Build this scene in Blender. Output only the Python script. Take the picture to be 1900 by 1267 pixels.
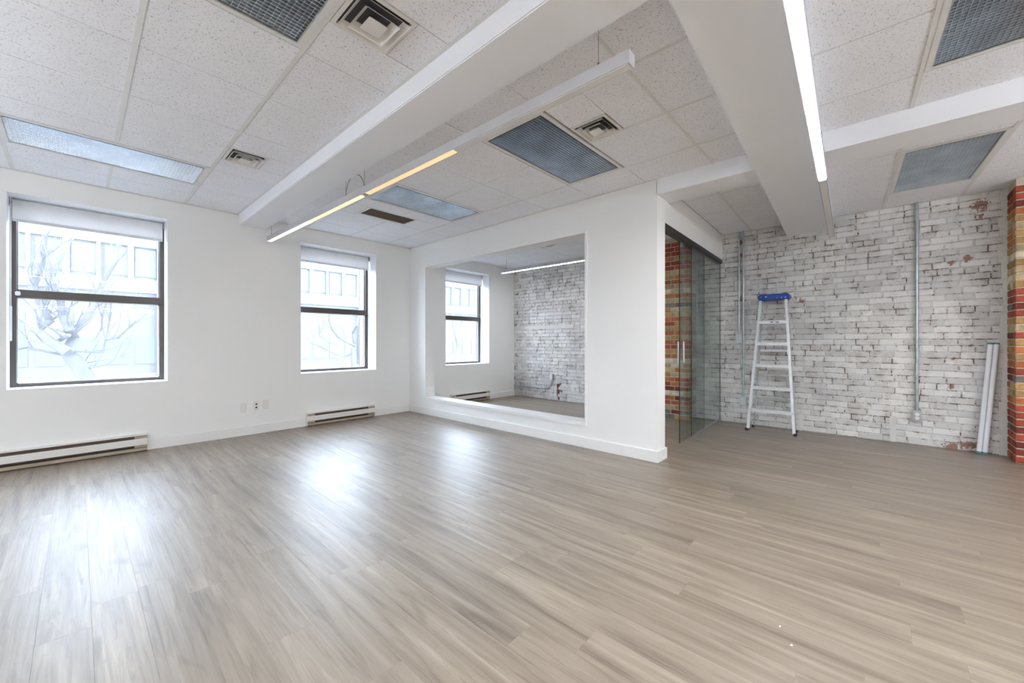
import bpy, bmesh, math, random
from mathutils import Vector, Matrix

random.seed(7)
for o in list(bpy.data.objects):
    bpy.data.objects.remove(o, do_unlink=True)
SC = bpy.context.scene
COL = SC.collection

# ------------------------------------------------------------------ camera
CAM_H = 1.1656
F_PX = 737.85
YAW = math.radians(45.0) - 0.04415
cam = bpy.data.cameras.new('camera')
cam.sensor_width = 36.0
cam.lens = F_PX / 1900.0 * 36.0
cam.clip_start = 0.03
cam.clip_end = 200.0
cam_o = bpy.data.objects.new('camera', cam)
COL.objects.link(cam_o)
cam_o.location = (0, 0, CAM_H)
cam_o.rotation_euler = (math.pi / 2, 0, YAW - math.pi / 2)
SC.camera = cam_o

# ------------------------------------------------------------------ sky, exposure
SKY = 5.7
world = bpy.data.worlds.new('overcast_sky')
SC.world = world
world.use_nodes = True
bg = world.node_tree.nodes['Background']
bg.inputs['Color'].default_value = (0.70, 0.83, 1.0, 1)
bg.inputs['Strength'].default_value = SKY
SC.view_settings.view_transform = 'Standard'
SC.view_settings.look = 'None'
SC.view_settings.gamma = 1.0
SC.view_settings.use_curve_mapping = False
SC.view_settings.exposure = 1.53
SC.cycles.max_bounces = 10
SC.cycles.diffuse_bounces = 6
SC.cycles.glossy_bounces = 4
SC.cycles.transparent_max_bounces = 16
SC.cycles.sample_clamp_indirect = 8.0
SC.cycles.caustics_reflective = False
SC.cycles.caustics_refractive = False

LAMP = 38.0          # strip lamps that burn bright; also scales the added fill lamps
LAMP_SOFT = 0.41     # old tubes of the hanging lamp

# room (metres). X runs along the window wall, Y towards it
W = 5.792      # window wall
P = 3.771      # partition, room side
PB = 3.965     # partition, back side
B = 6.395      # brick wall
H = 2.729      # ceiling
XL = -3.4      # wall behind left edge of the picture
YB = -4.6      # wall behind the camera

# ------------------------------------------------------------------ material helpers
def new_mat(name):
    m = bpy.data.materials.new(name)
    m.use_nodes = True
    nt = m.node_tree
    return m, nt, nt.nodes['Principled BSDF']

def N(nt, typ, **kw):
    n = nt.nodes.new(typ)
    for k, v in kw.items():
        setattr(n, k, v)
    return n

def L(nt, a, b):
    nt.links.new(a, b)

def ramp(nt, fac, stops, interp='LINEAR'):
    r = N(nt, 'ShaderNodeValToRGB')
    r.color_ramp.interpolation = interp
    e = r.color_ramp.elements
    while len(e) < len(stops):
        e.new(0.5)
    for el, (p, c) in zip(e, stops):
        el.position = p
        el.color = (c[0], c[1], c[2], 1)
    L(nt, fac, r.inputs['Fac'])
    return r

def mathn(nt, op, a, b=None, clamp=False):
    n = N(nt, 'ShaderNodeMath', operation=op)
    n.use_clamp = clamp
    for i, v in enumerate((a, b)):
        if v is None:
            continue
        if isinstance(v, (int, float)):
            n.inputs[i].default_value = v
        else:
            L(nt, v, n.inputs[i])
    return n.outputs[0]

def mixc(nt, fac, a, b, blend='MIX'):
    n = N(nt, 'ShaderNodeMix', data_type='RGBA', blend_type=blend)
    for s, v in ((n.inputs[0], fac), (n.inputs[6], a), (n.inputs[7], b)):
        if isinstance(v, (int, float)):
            s.default_value = v
        elif isinstance(v, tuple):
            s.default_value = (v[0], v[1], v[2], 1)
        else:
            L(nt, v, s)
    return n.outputs[2]

def coords(nt, scale=(1, 1, 1), loc=(0, 0, 0)):
    g = N(nt, 'ShaderNodeNewGeometry')
    mp = N(nt, 'ShaderNodeMapping')
    mp.inputs['Scale'].default_value = scale
    mp.inputs['Location'].default_value = loc
    L(nt, g.outputs['Position'], mp.inputs['Vector'])
    return mp.outputs[0]

def noise(nt, vec, scale, detail=4, rough=0.5, dist=0.0):
    n = N(nt, 'ShaderNodeTexNoise')
    n.inputs['Scale'].default_value = scale
    n.inputs['Detail'].default_value = detail
    n.inputs['Roughness'].default_value = rough
    n.inputs['Distortion'].default_value = dist
    L(nt, vec, n.inputs['Vector'])
    return n.outputs['Fac']

def bump(nt, bsdf, h, strength=0.3, dist=0.01):
    b = N(nt, 'ShaderNodeBump')
    b.inputs['Strength'].default_value = strength
    b.inputs['Distance'].default_value = dist
    L(nt, h, b.inputs['Height'])
    L(nt, b.outputs[0], bsdf.inputs['Normal'])

def simple(name, col, rough=0.5, metal=0.0, spec=0.5, var=0.04, vscale=6.0, bmp=0.0, bscale=40.0):
    m, nt, p = new_mat(name)
    p.inputs['Roughness'].default_value = rough
    p.inputs['Metallic'].default_value = metal
    p.inputs['Specular IOR Level'].default_value = spec
    v = coords(nt)
    n = noise(nt, v, vscale, 4)
    lo = tuple(max(0, c * (1 - var)) for c in col)
    hi = tuple(min(1, c * (1 + var)) for c in col)
    r = ramp(nt, n, [(0.3, lo), (0.7, hi)])
    L(nt, r.outputs[0], p.inputs['Base Color'])
    if bmp:
        bump(nt, p, noise(nt, v, bscale, 3), bmp, 0.002)
    return m

def emit(name, col, strength):
    m, nt, p = new_mat(name)
    nt.nodes.remove(p)
    e = N(nt, 'ShaderNodeEmission')
    e.inputs['Strength'].default_value = strength
    v = coords(nt)
    n = noise(nt, v, 3.0, 2)
    r = ramp(nt, n, [(0.3, tuple(c * 0.93 for c in col)), (0.7, col)])
    L(nt, r.outputs[0], e.inputs['Color'])
    L(nt, e.outputs[0], nt.nodes['Material Output'].inputs['Surface'])
    return m

def island_rnd(nt):
    g = N(nt, 'ShaderNodeNewGeometry')
    oi = N(nt, 'ShaderNodeObjectInfo')
    return mathn(nt, 'FRACT', mathn(nt, 'ADD', g.outputs['Random Per Island'], oi.outputs['Random']))

# ------------------------------------------------------------------ materials
M = {}
M['wall'] = simple('painted_drywall', (0.865, 0.862, 0.848), 0.55, var=0.012, vscale=1.5, bmp=0.05, bscale=160)
M['beam'] = simple('painted_soffit', (0.88, 0.89, 0.925), 0.5, var=0.01, vscale=1.2)
M['trim'] = simple('white_trim_paint', (0.85, 0.845, 0.83), 0.35, var=0.01)
M['reveal'] = simple('window_reveal_paint', (0.86, 0.865, 0.87), 0.45, var=0.01)
M['tbar'] = simple('ceiling_tee_enamel', (0.75, 0.742, 0.725), 0.45, var=0.03)
M['plenum'] = simple('dark_plenum', (0.16, 0.15, 0.14), 0.9)
M['subfloor'] = simple('subfloor', (0.20, 0.17, 0.14), 0.9)
M['bronze'] = simple('bronze_anodised_frame', (0.075, 0.062, 0.055), 0.38, metal=0.3, var=0.1)
M['blind'] = simple('blind_fabric', (0.84, 0.83, 0.83), 0.85, var=0.02, vscale=40, bmp=0.15, bscale=600)
nt = M['blind'].node_tree
p = nt.nodes['Principled BSDF']
tl = N(nt, 'ShaderNodeBsdfTranslucent')
tl.inputs['Color'].default_value = (0.86, 0.84, 0.84, 1)
mx = N(nt, 'ShaderNodeMixShader')
mx.inputs[0].default_value = 0.30
L(nt, p.outputs[0], mx.inputs[1]); L(nt, tl.outputs[0], mx.inputs[2])
L(nt, mx.outputs[0], nt.nodes['Material Output'].inputs['Surface'])
M['hem'] = simple('blind_hem_bar', (0.70, 0.70, 0.71), 0.5)
M['plastic'] = simple('white_plastic', (0.83, 0.82, 0.80), 0.35, var=0.01)
M['dullplate'] = simple('dull_cover_plate', (0.60, 0.655, 0.655), 0.4)
M['ivory'] = simple('ivory_plastic', (0.78, 0.765, 0.72), 0.35, var=0.01)
M['black'] = simple('black_slot', (0.016, 0.014, 0.013), 0.6)
M['throat'] = simple('vent_throat_grey', (0.06, 0.058, 0.06), 0.6)
M['heater'] = simple('heater_enamel', (0.80, 0.785, 0.75), 0.35, var=0.015)
M['heater_in'] = simple('heater_element_brown', (0.085, 0.05, 0.032), 0.5, var=0.25, vscale=12)
M['heater_tan'] = simple('heater_tray_tan', (0.40, 0.33, 0.24), 0.45, var=0.15)
M['alu'] = simple('brushed_aluminium', (0.70, 0.71, 0.72), 0.42, metal=0.55, var=0.08, vscale=20)
M['alu_dk'] = simple('worn_aluminium', (0.45, 0.45, 0.44), 0.45, metal=0.5, var=0.15, vscale=15)
M['blue'] = simple('blue_moulded_plastic', (0.007, 0.048, 0.32), 0.4, var=0.15, vscale=25)
M['rubber'] = simple('black_rubber', (0.02, 0.02, 0.022), 0.7)
M['galv'] = simple('galvanised_steel', (0.46, 0.50, 0.52), 0.36, metal=0.75, var=0.18, vscale=18)
M['steelbox'] = simple('steel_outlet_box', (0.42, 0.43, 0.43), 0.45, metal=0.5, var=0.15)
M['chrome'] = simple('satin_steel', (0.62, 0.63, 0.65), 0.25, metal=0.9, var=0.05)
M['track'] = simple('black_door_track', (0.022, 0.021, 0.022), 0.4)
M['louvre'] = simple('specular_louvre', (0.70, 0.745, 0.79), 0.18, metal=1.0, var=0.06)
M['reflector'] = simple('lamp_reflector', (0.50, 0.52, 0.54), 0.35, metal=0.3, var=0.05)
M['housing'] = simple('lamp_housing_enamel', (0.56, 0.555, 0.575), 0.4, metal=0.15, var=0.02)
M['diff_off'] = simple('unlit_diffuser', (0.74, 0.73, 0.72), 0.3, var=0.02)
M['vent'] = simple('vent_enamel', (0.78, 0.765, 0.73), 0.4, var=0.02)
M['grille'] = simple('brown_filter_grille', (0.10, 0.058, 0.036), 0.7, var=0.18, vscale=90)
M['cable'] = simple('steel_cable', (0.22, 0.22, 0.23), 0.4, metal=0.6)
M['tube_glass'] = simple('phosphor_tube', (0.84, 0.86, 0.90), 0.18, var=0.02)
M['teal'] = simple('teal_end_cap', (0.10, 0.27, 0.28), 0.4, var=0.1)
M['plaster'] = simple('painted_plaster', (0.70, 0.685, 0.655), 0.75, var=0.07, vscale=14, bmp=0.5, bscale=50)
M['flake'] = simple('paint_flake', (0.85, 0.84, 0.82), 0.6)
M['lens_bright'] = emit('lamp_lens_bright', (0.945, 0.97, 1.0), LAMP)
M['lens_alcove'] = emit('lamp_lens_small_room', (0.95, 0.97, 1.0), LAMP * 0.42)
M['fill_side'] = emit('fill_lens_side', (0.945, 0.97, 1.0), LAMP * 0.2)  # downward glow of the added side fill lamp
M['fill_up'] = emit('fill_lens_up', (0.84, 0.92, 1.0), LAMP * 2.3)  # upward glow of the added rear fill lamp, for the ceiling
M['fill_up_side'] = emit('fill_lens_up_side', (0.84, 0.92, 1.0), LAMP * 1.0)  # upward glow of the added side fill lamp, for the ceiling
M['lens_warm'] = emit('lamp_lens_warm', (1.0, 0.74, 0.43), LAMP_SOFT * 0.92)
M['lens_cream'] = emit('lamp_lens_cream', (1.0, 0.90, 0.62), LAMP_SOFT * 0.95)
M['lens_white'] = emit('lamp_lens_white', (1.0, 0.97, 0.86), LAMP_SOFT * 2.2)
M['bark'] = simple('bark', (0.0819, 0.0782, 0.0819), 0.9, var=0.2, vscale=8)
M['facade'] = simple('pale_facade', (0.1069, 0.1037, 0.1069), 0.9, var=0.06, vscale=1.0)
M['facade_lt'] = simple('white_facade_bands', (0.1348, 0.1348, 0.1376), 0.8)
M['facade_tan'] = simple('tan_facade', (0.1326, 0.1069, 0.0897), 0.9)
M['facade_win'] = simple('facade_window_glass', (0.0721, 0.0897, 0.1014), 0.3)
M['street'] = simple('street_ground', (0.0983, 0.0983, 0.1014), 0.9, var=0.1)

# ceiling tile with pin holes and fissures
m, nt, p = new_mat('mineral_ceiling_tile')
v = coords(nt, (1, 1, 1))
n1 = noise(nt, v, 85, 2, 0.6, 0.6)
n2 = noise(nt, v, 5, 2)
spk = ramp(nt, n1, [(0.60, (0, 0, 0)), (0.68, (1, 1, 1))])
vor = N(nt, 'ShaderNodeTexVoronoi')
vor.inputs['Scale'].default_value = 62
L(nt, v, vor.inputs['Vector'])
dots = ramp(nt, vor.outputs['Distance'], [(0.10, (1, 1, 1)), (0.20, (0, 0, 0))])
msk = mathn(nt, 'MAXIMUM', mathn(nt, 'MULTIPLY', spk.outputs[0], 0.75), mathn(nt, 'MULTIPLY', dots.outputs[0], 0.62))
base = ramp(nt, n2, [(0.3, (0.865, 0.87, 0.91)), (0.7, (0.895, 0.90, 0.94))])
c = mixc(nt, msk, base.outputs[0], (0.46, 0.42, 0.40))
L(nt, c, p.inputs['Base Color'])
p.inputs['Roughness'].default_value = 0.9
bump(nt, p, mathn(nt, 'SUBTRACT', 1.0, msk), 0.35, 0.002)
M['tile'] = m

# floor planks: grey-beige oak, semi-gloss
m, nt, p = new_mat('oak_look_plank')
rnd = island_rnd(nt)
g = N(nt, 'ShaderNodeNewGeometry')
off = N(nt, 'ShaderNodeCombineXYZ')
L(nt, mathn(nt, 'MULTIPLY', rnd, 37.0), off.inputs[0])
L(nt, mathn(nt, 'MULTIPLY', rnd, 91.0), off.inputs[1])
L(nt, mathn(nt, 'MULTIPLY', rnd, 53.0), off.inputs[2])
add = N(nt, 'ShaderNodeVectorMath', operation='ADD')
L(nt, g.outputs['Position'], add.inputs[0])
L(nt, off.outputs[0], add.inputs[1])
def mapped(sc):
    mp = N(nt, 'ShaderNodeMapping')
    mp.inputs['Scale'].default_value = sc
    L(nt, add.outputs[0], mp.inputs['Vector'])
    return mp.outputs[0]
streak = noise(nt, mapped((17, 0.95, 1)), 1.0, 5, 0.6, 0.6)
fleck = noise(nt, mapped((34, 2.6, 1)), 1.0, 4, 0.65, 0.8)
fine = noise(nt, mapped((120, 3.5, 1)), 1.0, 3, 0.6, 0.2)
wav = N(nt, 'ShaderNodeTexWave', wave_type='BANDS', bands_direction='X')
wav.inputs['Scale'].default_value = 1.0
wav.inputs['Distortion'].default_value = 9.0
wav.inputs['Detail'].default_value = 2.0
wav.inputs['Detail Scale'].default_value = 0.7
L(nt, mapped((22, 1.3, 1)), wav.inputs['Vector'])
knot = noise(nt, mapped((9, 2.2, 1)), 1.0, 1, 0.4, 1.6)
kn = ramp(nt, knot, [(0.66, (0, 0, 0)), (0.80, (1, 1, 1))])
c1 = ramp(nt, streak, [(0.28, (0.085, 0.062, 0.040)), (0.42, (0.185, 0.146, 0.105)), (0.57, (0.262, 0.215, 0.163)), (0.76, (0.405, 0.345, 0.268))])
c2 = mixc(nt, mathn(nt, 'MULTIPLY', wav.outputs['Fac'], 0.16), c1.outputs[0], (0.26, 0.20, 0.15))
c3 = mixc(nt, mathn(nt, 'MULTIPLY', ramp(nt, fine, [(0.40, (1, 1, 1)), (0.58, (0, 0, 0))]).outputs[0], 0.36), c2, (0.25, 0.20, 0.155))
fk = ramp(nt, fleck, [(0.30, (1, 1, 1)), (0.46, (0, 0, 0))])
c3 = mixc(nt, mathn(nt, 'MULTIPLY', fk.outputs[0], 0.6), c3, (0.12, 0.085, 0.055))
c4 = mixc(nt, mathn(nt, 'MULTIPLY', kn.outputs[0], 0.55), c3, (0.11, 0.076, 0.05))
tone = ramp(nt, rnd, [(0.0, (0.92, 0.91, 0.90)), (0.5, (1.03, 1.02, 1.01)), (1.0, (1.10, 1.10, 1.10))])
c5 = mixc(nt, 1.0, c4, tone.outputs[0], 'MULTIPLY')
L(nt, c5, p.inputs['Base Color'])
rr = mathn(nt, 'ADD', mathn(nt, 'MULTIPLY', fine, 0.22), 0.33)
L(nt, rr, p.inputs['Roughness'])
p.inputs['Specular IOR Level'].default_value = 0.75
p.inputs['Coat Weight'].default_value = 0.5
p.inputs['Coat Roughness'].default_value = 0.44
p.inputs['Coat IOR'].default_value = 1.55
hgt = mathn(nt, 'ADD', mathn(nt, 'MULTIPLY', fine, 0.7), mathn(nt, 'MULTIPLY', wav.outputs['Fac'], 0.35))
bump(nt, p, hgt, 0.22, 0.0012)
M['plank'] = m

# whitewashed brick
def painted(name, mortar=False):
    m, nt, p = new_mat(name)
    v = coords(nt)
    rnd = island_rnd(nt)
    big = noise(nt, v, 1.3, 3)
    mid = noise(nt, v, 9, 5, 0.65)
    fin = noise(nt, v, 48, 4, 0.7)
    base = ramp(nt, big, [(0.32, (0.60, 0.582, 0.585)), (0.52, (0.70, 0.69, 0.682)), (0.70, (0.78, 0.765, 0.74))])
    tone = ramp(nt, rnd, [(0, (0.86, 0.86, 0.86)), (1, (1.12, 1.12, 1.12))])
    c = mixc(nt, 1.0, base.outputs[0], tone.outputs[0], 'MULTIPLY')
    dirt = ramp(nt, mid, [(0.32, (0.72, 0.68, 0.65)), (0.52, (1, 1, 1))])
    c = mixc(nt, 0.8, c, dirt.outputs[0], 'MULTIPLY')
    combo = mathn(nt, 'ADD', mathn(nt, 'MULTIPLY', mid, 0.6), mathn(nt, 'MULTIPLY', fin, 0.4))
    chip = ramp(nt, combo, [(0.335, (1, 1, 1)), (0.36, (0, 0, 0))]) if not mortar else ramp(nt, combo, [(0.44, (1, 1, 1)), (0.50, (0, 0, 0))])
    c = mixc(nt, chip.outputs[0], c, (0.20, 0.125, 0.085) if not mortar else (0.13, 0.10, 0.085))
    # bare patches with the place they have on this wall (y, z, radius)
    geo = N(nt, 'ShaderNodeNewGeometry')
    tot = None
    for (yy, zz, rad) in ((-0.78, 2.60, 0.10), (-0.80, 2.47, 0.06), (1.42, 2.40, 0.06), (1.42, 2.58, 0.05), (-0.60, 2.02, 0.05), (-0.72, 0.05, 0.13), (-0.60, 0.02, 0.10), (-0.60, 0.68, 0.06), (-0.62, 0.98, 0.045), (1.20, 2.08, 0.05), (0.72, 1.70, 0.05), (-0.72, 2.05, 0.05)):
        d = N(nt, 'ShaderNodeVectorMath', operation='DISTANCE')
        L(nt, geo.outputs['Position'], d.inputs[0])
        d.inputs[1].default_value = (B, yy, zz)
        q = mathn(nt, 'SUBTRACT', 1.0, mathn(nt, 'DIVIDE', d.outputs['Value'], rad), clamp=True)
        tot = q if tot is None else mathn(nt, 'MAXIMUM', tot, q)
    tm = mathn(nt, 'ADD', mathn(nt, 'MULTIPLY', tot, 0.8), mathn(nt, 'MULTIPLY', mathn(nt, 'SUBTRACT', combo, 0.5), 3.4))
    pm = ramp(nt, mathn(nt, 'MULTIPLY', tm, mathn(nt, 'GREATER_THAN', tot, 0.001)), [(0.36, (0, 0, 0)), (0.44, (1, 1, 1))])
    c = mixc(nt, mathn(nt, 'MULTIPLY', pm.outputs[0], 0.85), c, (0.25, 0.105, 0.055))
    L(nt, c, p.inputs['Base Color'])
    p.inputs['Roughness'].default_value = 0.8
    p.inputs['Specular IOR Level'].default_value = 0.25
    bump(nt, p, mathn(nt, 'ADD', mid, mathn(nt, 'MULTIPLY', fin, 0.5)), 0.6, 0.008)
    return m
M['wbrick'] = painted('whitewashed_brick')
M['wmortar'] = painted('whitewashed_mortar', True)

def brickmat(name, col):
    m, nt, p = new_mat(name)
    v = coords(nt)
    rnd = island_rnd(nt)
    a = noise(nt, v, 14, 4, 0.6)
    b = noise(nt, v, 70, 3, 0.6)
    r = ramp(nt, a, [(0.3, tuple(x * 0.66 for x in col)), (0.55, col), (0.8, tuple(min(1, x * 1.25) for x in col))])
    tone = ramp(nt, rnd, [(0, (0.8, 0.8, 0.8)), (1, (1.15, 1.15, 1.15))])
    c = mixc(nt, 1.0, r.outputs[0], tone.outputs[0], 'MULTIPLY')
    sp = ramp(nt, b, [(0.30, (1, 1, 1)), (0.36, (0, 0, 0))])
    c = mixc(nt, mathn(nt, 'MULTIPLY', sp.outputs[0], 0.6), c, (0.10, 0.06, 0.045))
    L(nt, c, p.inputs['Base Color'])
    p.inputs['Roughness'].default_value = 0.75
    p.inputs['Specular IOR Level'].default_value = 0.3
    bump(nt, p, mathn(nt, 'ADD', a, mathn(nt, 'MULTIPLY', b, 0.4)), 0.45, 0.005)
    return m
BR = {'r': brickmat('red_brick', (0.36, 0.075, 0.040)), 'd': brickmat('dark_red_brick', (0.20, 0.042, 0.028)),
      'o': brickmat('orange_brick', (0.46, 0.155, 0.055)), 't': brickmat('tan_brick', (0.44, 0.265, 0.105)),
      'y': brickmat('buff_brick', (0.52, 0.39, 0.225)), 'c': brickmat('cream_brick', (0.66, 0.58, 0.44)),
      'g': brickmat('grey_brick', (0.20, 0.16, 0.15))}
M['mortar'] = simple('cream_mortar', (0.56, 0.48, 0.37), 0.9, var=0.12, vscale=30, bmp=0.5, bscale=90)

# window glass: clear film plus a scattering veil put in to haze the view
m, nt, p = new_mat('hazed_window_glass')
nt.nodes.remove(p)
tr = N(nt, 'ShaderNodeBsdfTransparent')
tr.inputs['Color'].default_value = (0.93, 0.95, 0.96, 1)
tl = N(nt, 'ShaderNodeBsdfTranslucent')
tl.inputs['Color'].default_value = (0.90, 0.93, 1.0, 1)
gl = N(nt, 'ShaderNodeBsdfGlossy')
gl.inputs['Roughness'].default_value = 0.02
mx = N(nt, 'ShaderNodeMixShader')
dn = noise(nt, coords(nt), 7, 4)
L(nt, mathn(nt, 'ADD', mathn(nt, 'MULTIPLY', dn, 0.03), 0.03), mx.inputs[0])
L(nt, tr.outputs[0], mx.inputs[1])
L(nt, tl.outputs[0], mx.inputs[2])
fr = N(nt, 'ShaderNodeFresnel')
fr.inputs['IOR'].default_value = 1.35
mx2 = N(nt, 'ShaderNodeMixShader')
L(nt, fr.outputs[0], mx2.inputs[0])
L(nt, mx.outputs[0], mx2.inputs[1])
L(nt, gl.outputs[0], mx2.inputs[2])
L(nt, mx2.outputs[0], nt.nodes['Material Output'].inputs['Surface'])
M['wglass'] = m

# frameless door glass
m, nt, p = new_mat('clear_door_glass')
nt.nodes.remove(p)
tr = N(nt, 'ShaderNodeBsdfTransparent')
r = ramp(nt, noise(nt, coords(nt), 2, 1), [(0, (0.88, 0.925, 0.912)), (1, (0.90, 0.94, 0.93))])
L(nt, r.outputs[0], tr.inputs['Color'])
gl = N(nt, 'ShaderNodeBsdfGlossy')
gl.inputs['Roughness'].default_value = 0.01
fr = N(nt, 'ShaderNodeFresnel')
bf = N(nt, 'ShaderNodeNewGeometry')
L(nt, mathn(nt, 'ADD', mathn(nt, 'MULTIPLY', bf.outputs['Backfacing'], 1 / 1.45 - 1.45), 1.45), fr.inputs['IOR'])
mx = N(nt, 'ShaderNodeMixShader')
L(nt, fr.outputs[0], mx.inputs[0])
L(nt, tr.outputs[0], mx.inputs[1])
L(nt, gl.outputs[0], mx.inputs[2])
L(nt, mx.outputs[0], nt.nodes['Material Output'].inputs['Surface'])
M['dglass'] = m
M['glass_edge'] = simple('dark_green_glass_edge', (0.012, 0.04, 0.038), 0.2)

# ------------------------------------------------------------------ mesh helpers
class MB:
    def __init__(self):
        self.v = []; self.f = []
    def add(self, vs, fs):
        o = len(self.v)
        self.v += [tuple(x) for x in vs]
        self.f += [tuple(i + o for i in f) for f in fs]
        return self
    def box(self, x0, x1, y0, y1, z0, z1):
        x0, x1 = min(x0, x1), max(x0, x1); y0, y1 = min(y0, y1), max(y0, y1); z0, z1 = min(z0, z1), max(z0, z1)
        return self.add([(x0, y0, z0), (x1, y0, z0), (x1, y1, z0), (x0, y1, z0), (x0, y0, z1), (x1, y0, z1), (x1, y1, z1), (x0, y1, z1)],
                        [(0, 3, 2, 1), (4, 5, 6, 7), (0, 1, 5, 4), (1, 2, 6, 5), (2, 3, 7, 6), (3, 0, 4, 7)])
    def prism(self, poly, z0, z1):
        n = len(poly)
        a = sum(poly[i][0] * poly[(i + 1) % n][1] - poly[(i + 1) % n][0] * poly[i][1] for i in range(n))
        if a < 0:
            poly = poly[::-1]
        vs = [(x, y, z0) for x, y in poly] + [(x, y, z1) for x, y in poly]
        fs = [tuple(range(n - 1, -1, -1)), tuple(range(n, 2 * n))]
        for i in range(n):
            j = (i + 1) % n
            fs.append((i, j, n + j, n + i))
        return self.add(vs, fs)
    def beam(self, a, b, w, d, side=(0, 1, 0)):
        """box section from a to b: w along side, d across"""
        a = Vector(a); b = Vector(b); t = (b - a).normalized()
        s = Vector(side); s = (s - t * s.dot(t)).normalized(); u = t.cross(s)
        vs = []
        for q in (a, b):
            for i, j in ((-1, -1), (1, -1), (1, 1), (-1, 1)):
                vs.append(q + s * (w / 2 * i) + u * (d / 2 * j))
        return self.add(vs, [(3, 2, 1, 0), (4, 5, 6, 7), (0, 1, 5, 4), (1, 2, 6, 5), (2, 3, 7, 6), (3, 0, 4, 7)])
    def tube(self, pts, rad, n=10):
        pts = [Vector(q) for q in pts]
        rads = rad if isinstance(rad, (list, tuple)) else [rad] * len(pts)
        up = Vector((0, 0, 1)); rings = []
        t0 = (pts[1] - pts[0]).normalized()
        s = t0.cross(up)
        if s.length < 0.01:
            s = t0.cross(Vector((1, 0, 0)))
        s.normalize()
        for i, q in enumerate(pts):
            t = (pts[min(i + 1, len(pts) - 1)] - pts[max(i - 1, 0)]).normalized()
            s = (s - t * s.dot(t)).normalized(); u = t.cross(s)
            rings.append([q + (s * math.cos(k * 2 * math.pi / n) + u * math.sin(k * 2 * math.pi / n)) * rads[i] for k in range(n)])
        vs = [x for r_ in rings for x in r_]; fs = []
        for i in range(len(rings) - 1):
            for k in range(n):
                fs.append((i * n + k, i * n + (k + 1) % n, (i + 1) * n + (k + 1) % n, (i + 1) * n + k))
        fs.append(tuple(range(n - 1, -1, -1)))
        fs.append(tuple((len(rings) - 1) * n + k for k in range(n)))
        return self.add(vs, fs)
    def frame(self, x0, x1, y0, y1, z0, z1, w):
        """flat ring in the xy plane"""
        self.box(x0, x1, y0, y0 + w, z0, z1); self.box(x0, x1, y1 - w, y1, z0, z1)
        self.box(x0, x0 + w, y0 + w, y1 - w, z0, z1); self.box(x1 - w, x1, y0 + w, y1 - w, z0, z1)
        return self
    def mesh(self, name):
        me = bpy.data.meshes.new(name)
        me.from_pydata(self.v, [], self.f)
        me.update()
        return me

def obj(name, mb, mat, parent=None, bevel=0.0, smooth=False, seg=2, **tags):
    me = mb.mesh(name) if isinstance(mb, MB) else mb
    if isinstance(mb, MB):
        me.materials.append(mat)
        if bevel:
            bm = bmesh.new(); bm.from_mesh(me)
            bmesh.ops.remove_doubles(bm, verts=bm.verts, dist=1e-6)
            bmesh.ops.bevel(bm, geom=list(bm.edges), offset=bevel, segments=seg, affect='EDGES', clamp_overlap=True)
            bm.to_mesh(me); bm.free()
        if smooth:
            for pl in me.polygons:
                pl.use_smooth = True
            try:
                me.set_sharp_from_angle(angle=math.radians(40))
            except Exception:
                pass
    o = bpy.data.objects.new(name, me)
    COL.objects.link(o)
    if parent is not None:
        o.parent = parent
        o.matrix_parent_inverse = Matrix.Translation(-Vector(parent.location))
    for k, v in tags.items():
        o[k] = v
    return o

def thing(name, label, cat, loc, group=None):
    o = bpy.data.objects.new(name, None)
    COL.objects.link(o)
    o.location = loc
    o.empty_display_size = 0.1
    o['label'] = label; o['category'] = cat
    if group:
        o['group'] = group
    return o

def struct_empty(name, loc, label=None):
    o = bpy.data.objects.new(name, None)
    COL.objects.link(o)
    o.location = loc
    o['kind'] = 'structure'
    if label:
        o['label'] = label
    return o

def struct(name, mb, mat, label, parent=None, **kw):
    return obj(name, mb, mat, parent, kind='structure', label=label, **kw)

def proj(x, y, z):
    fw = (math.cos(YAW), math.sin(YAW)); rt = (math.sin(YAW), -math.cos(YAW))
    d = x * fw[0] + y * fw[1]
    if d < 0.05:
        return None
    return 950 + F_PX * (x * rt[0] + y * rt[1]) / d, 633.5 - F_PX * (z - CAM_H) / d

def seen_area(pts):
    q = [proj(*t) for t in pts]
    q = [t for t in q if t]
    if len(q) < 3:
        return 0
    if max(t[0] for t in q) < 0 or min(t[0] for t in q) > 1900 or max(t[1] for t in q) < 0 or min(t[1] for t in q) > 1267:
        return 0
    q = [(min(1950, max(-50, a)), min(1320, max(-50, b))) for a, b in q]
    return abs(sum(q[i][0] * q[(i + 1) % len(q)][1] - q[(i + 1) % len(q)][0] * q[i][1] for i in range(len(q)))) / 2

# ------------------------------------------------------------------ floor
fl = struct('floor', MB().box(XL, B + 0.2, YB, W + 0.05, -0.06, -0.0042), M['subfloor'], 'grey beige oak look plank floor running through the room')
PW, PL = 0.152, 1.22
def plank_mesh():
    e, t = 0.0004, 0.0042
    mb = MB()
    w, l = PW / 2 - 0.0001, 0.5 - 0.0001
    vs = [(-w + e, -l + e / PL, 0), (w - e, -l + e / PL, 0), (w - e, l - e / PL, 0), (-w + e, l - e / PL, 0),
          (-w, -l, -e), (w, -l, -e), (w, l, -e), (-w, l, -e), (-w, -l, -t), (w, -l, -t), (w, l, -t), (-w, l, -t)]
    fs = [(0, 1, 2, 3)]
    for k in range(4):
        j = (k + 1) % 4
        fs += [(4 + k, 4 + j, j, k), (8 + k, 8 + j, 4 + j, 4 + k)]
    mb.add(vs, fs)
    return mb
pm = plank_mesh().mesh('plank'); pm.materials.append(M['plank'])
planks = []
x = 0.04 - PW * 24
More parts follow.
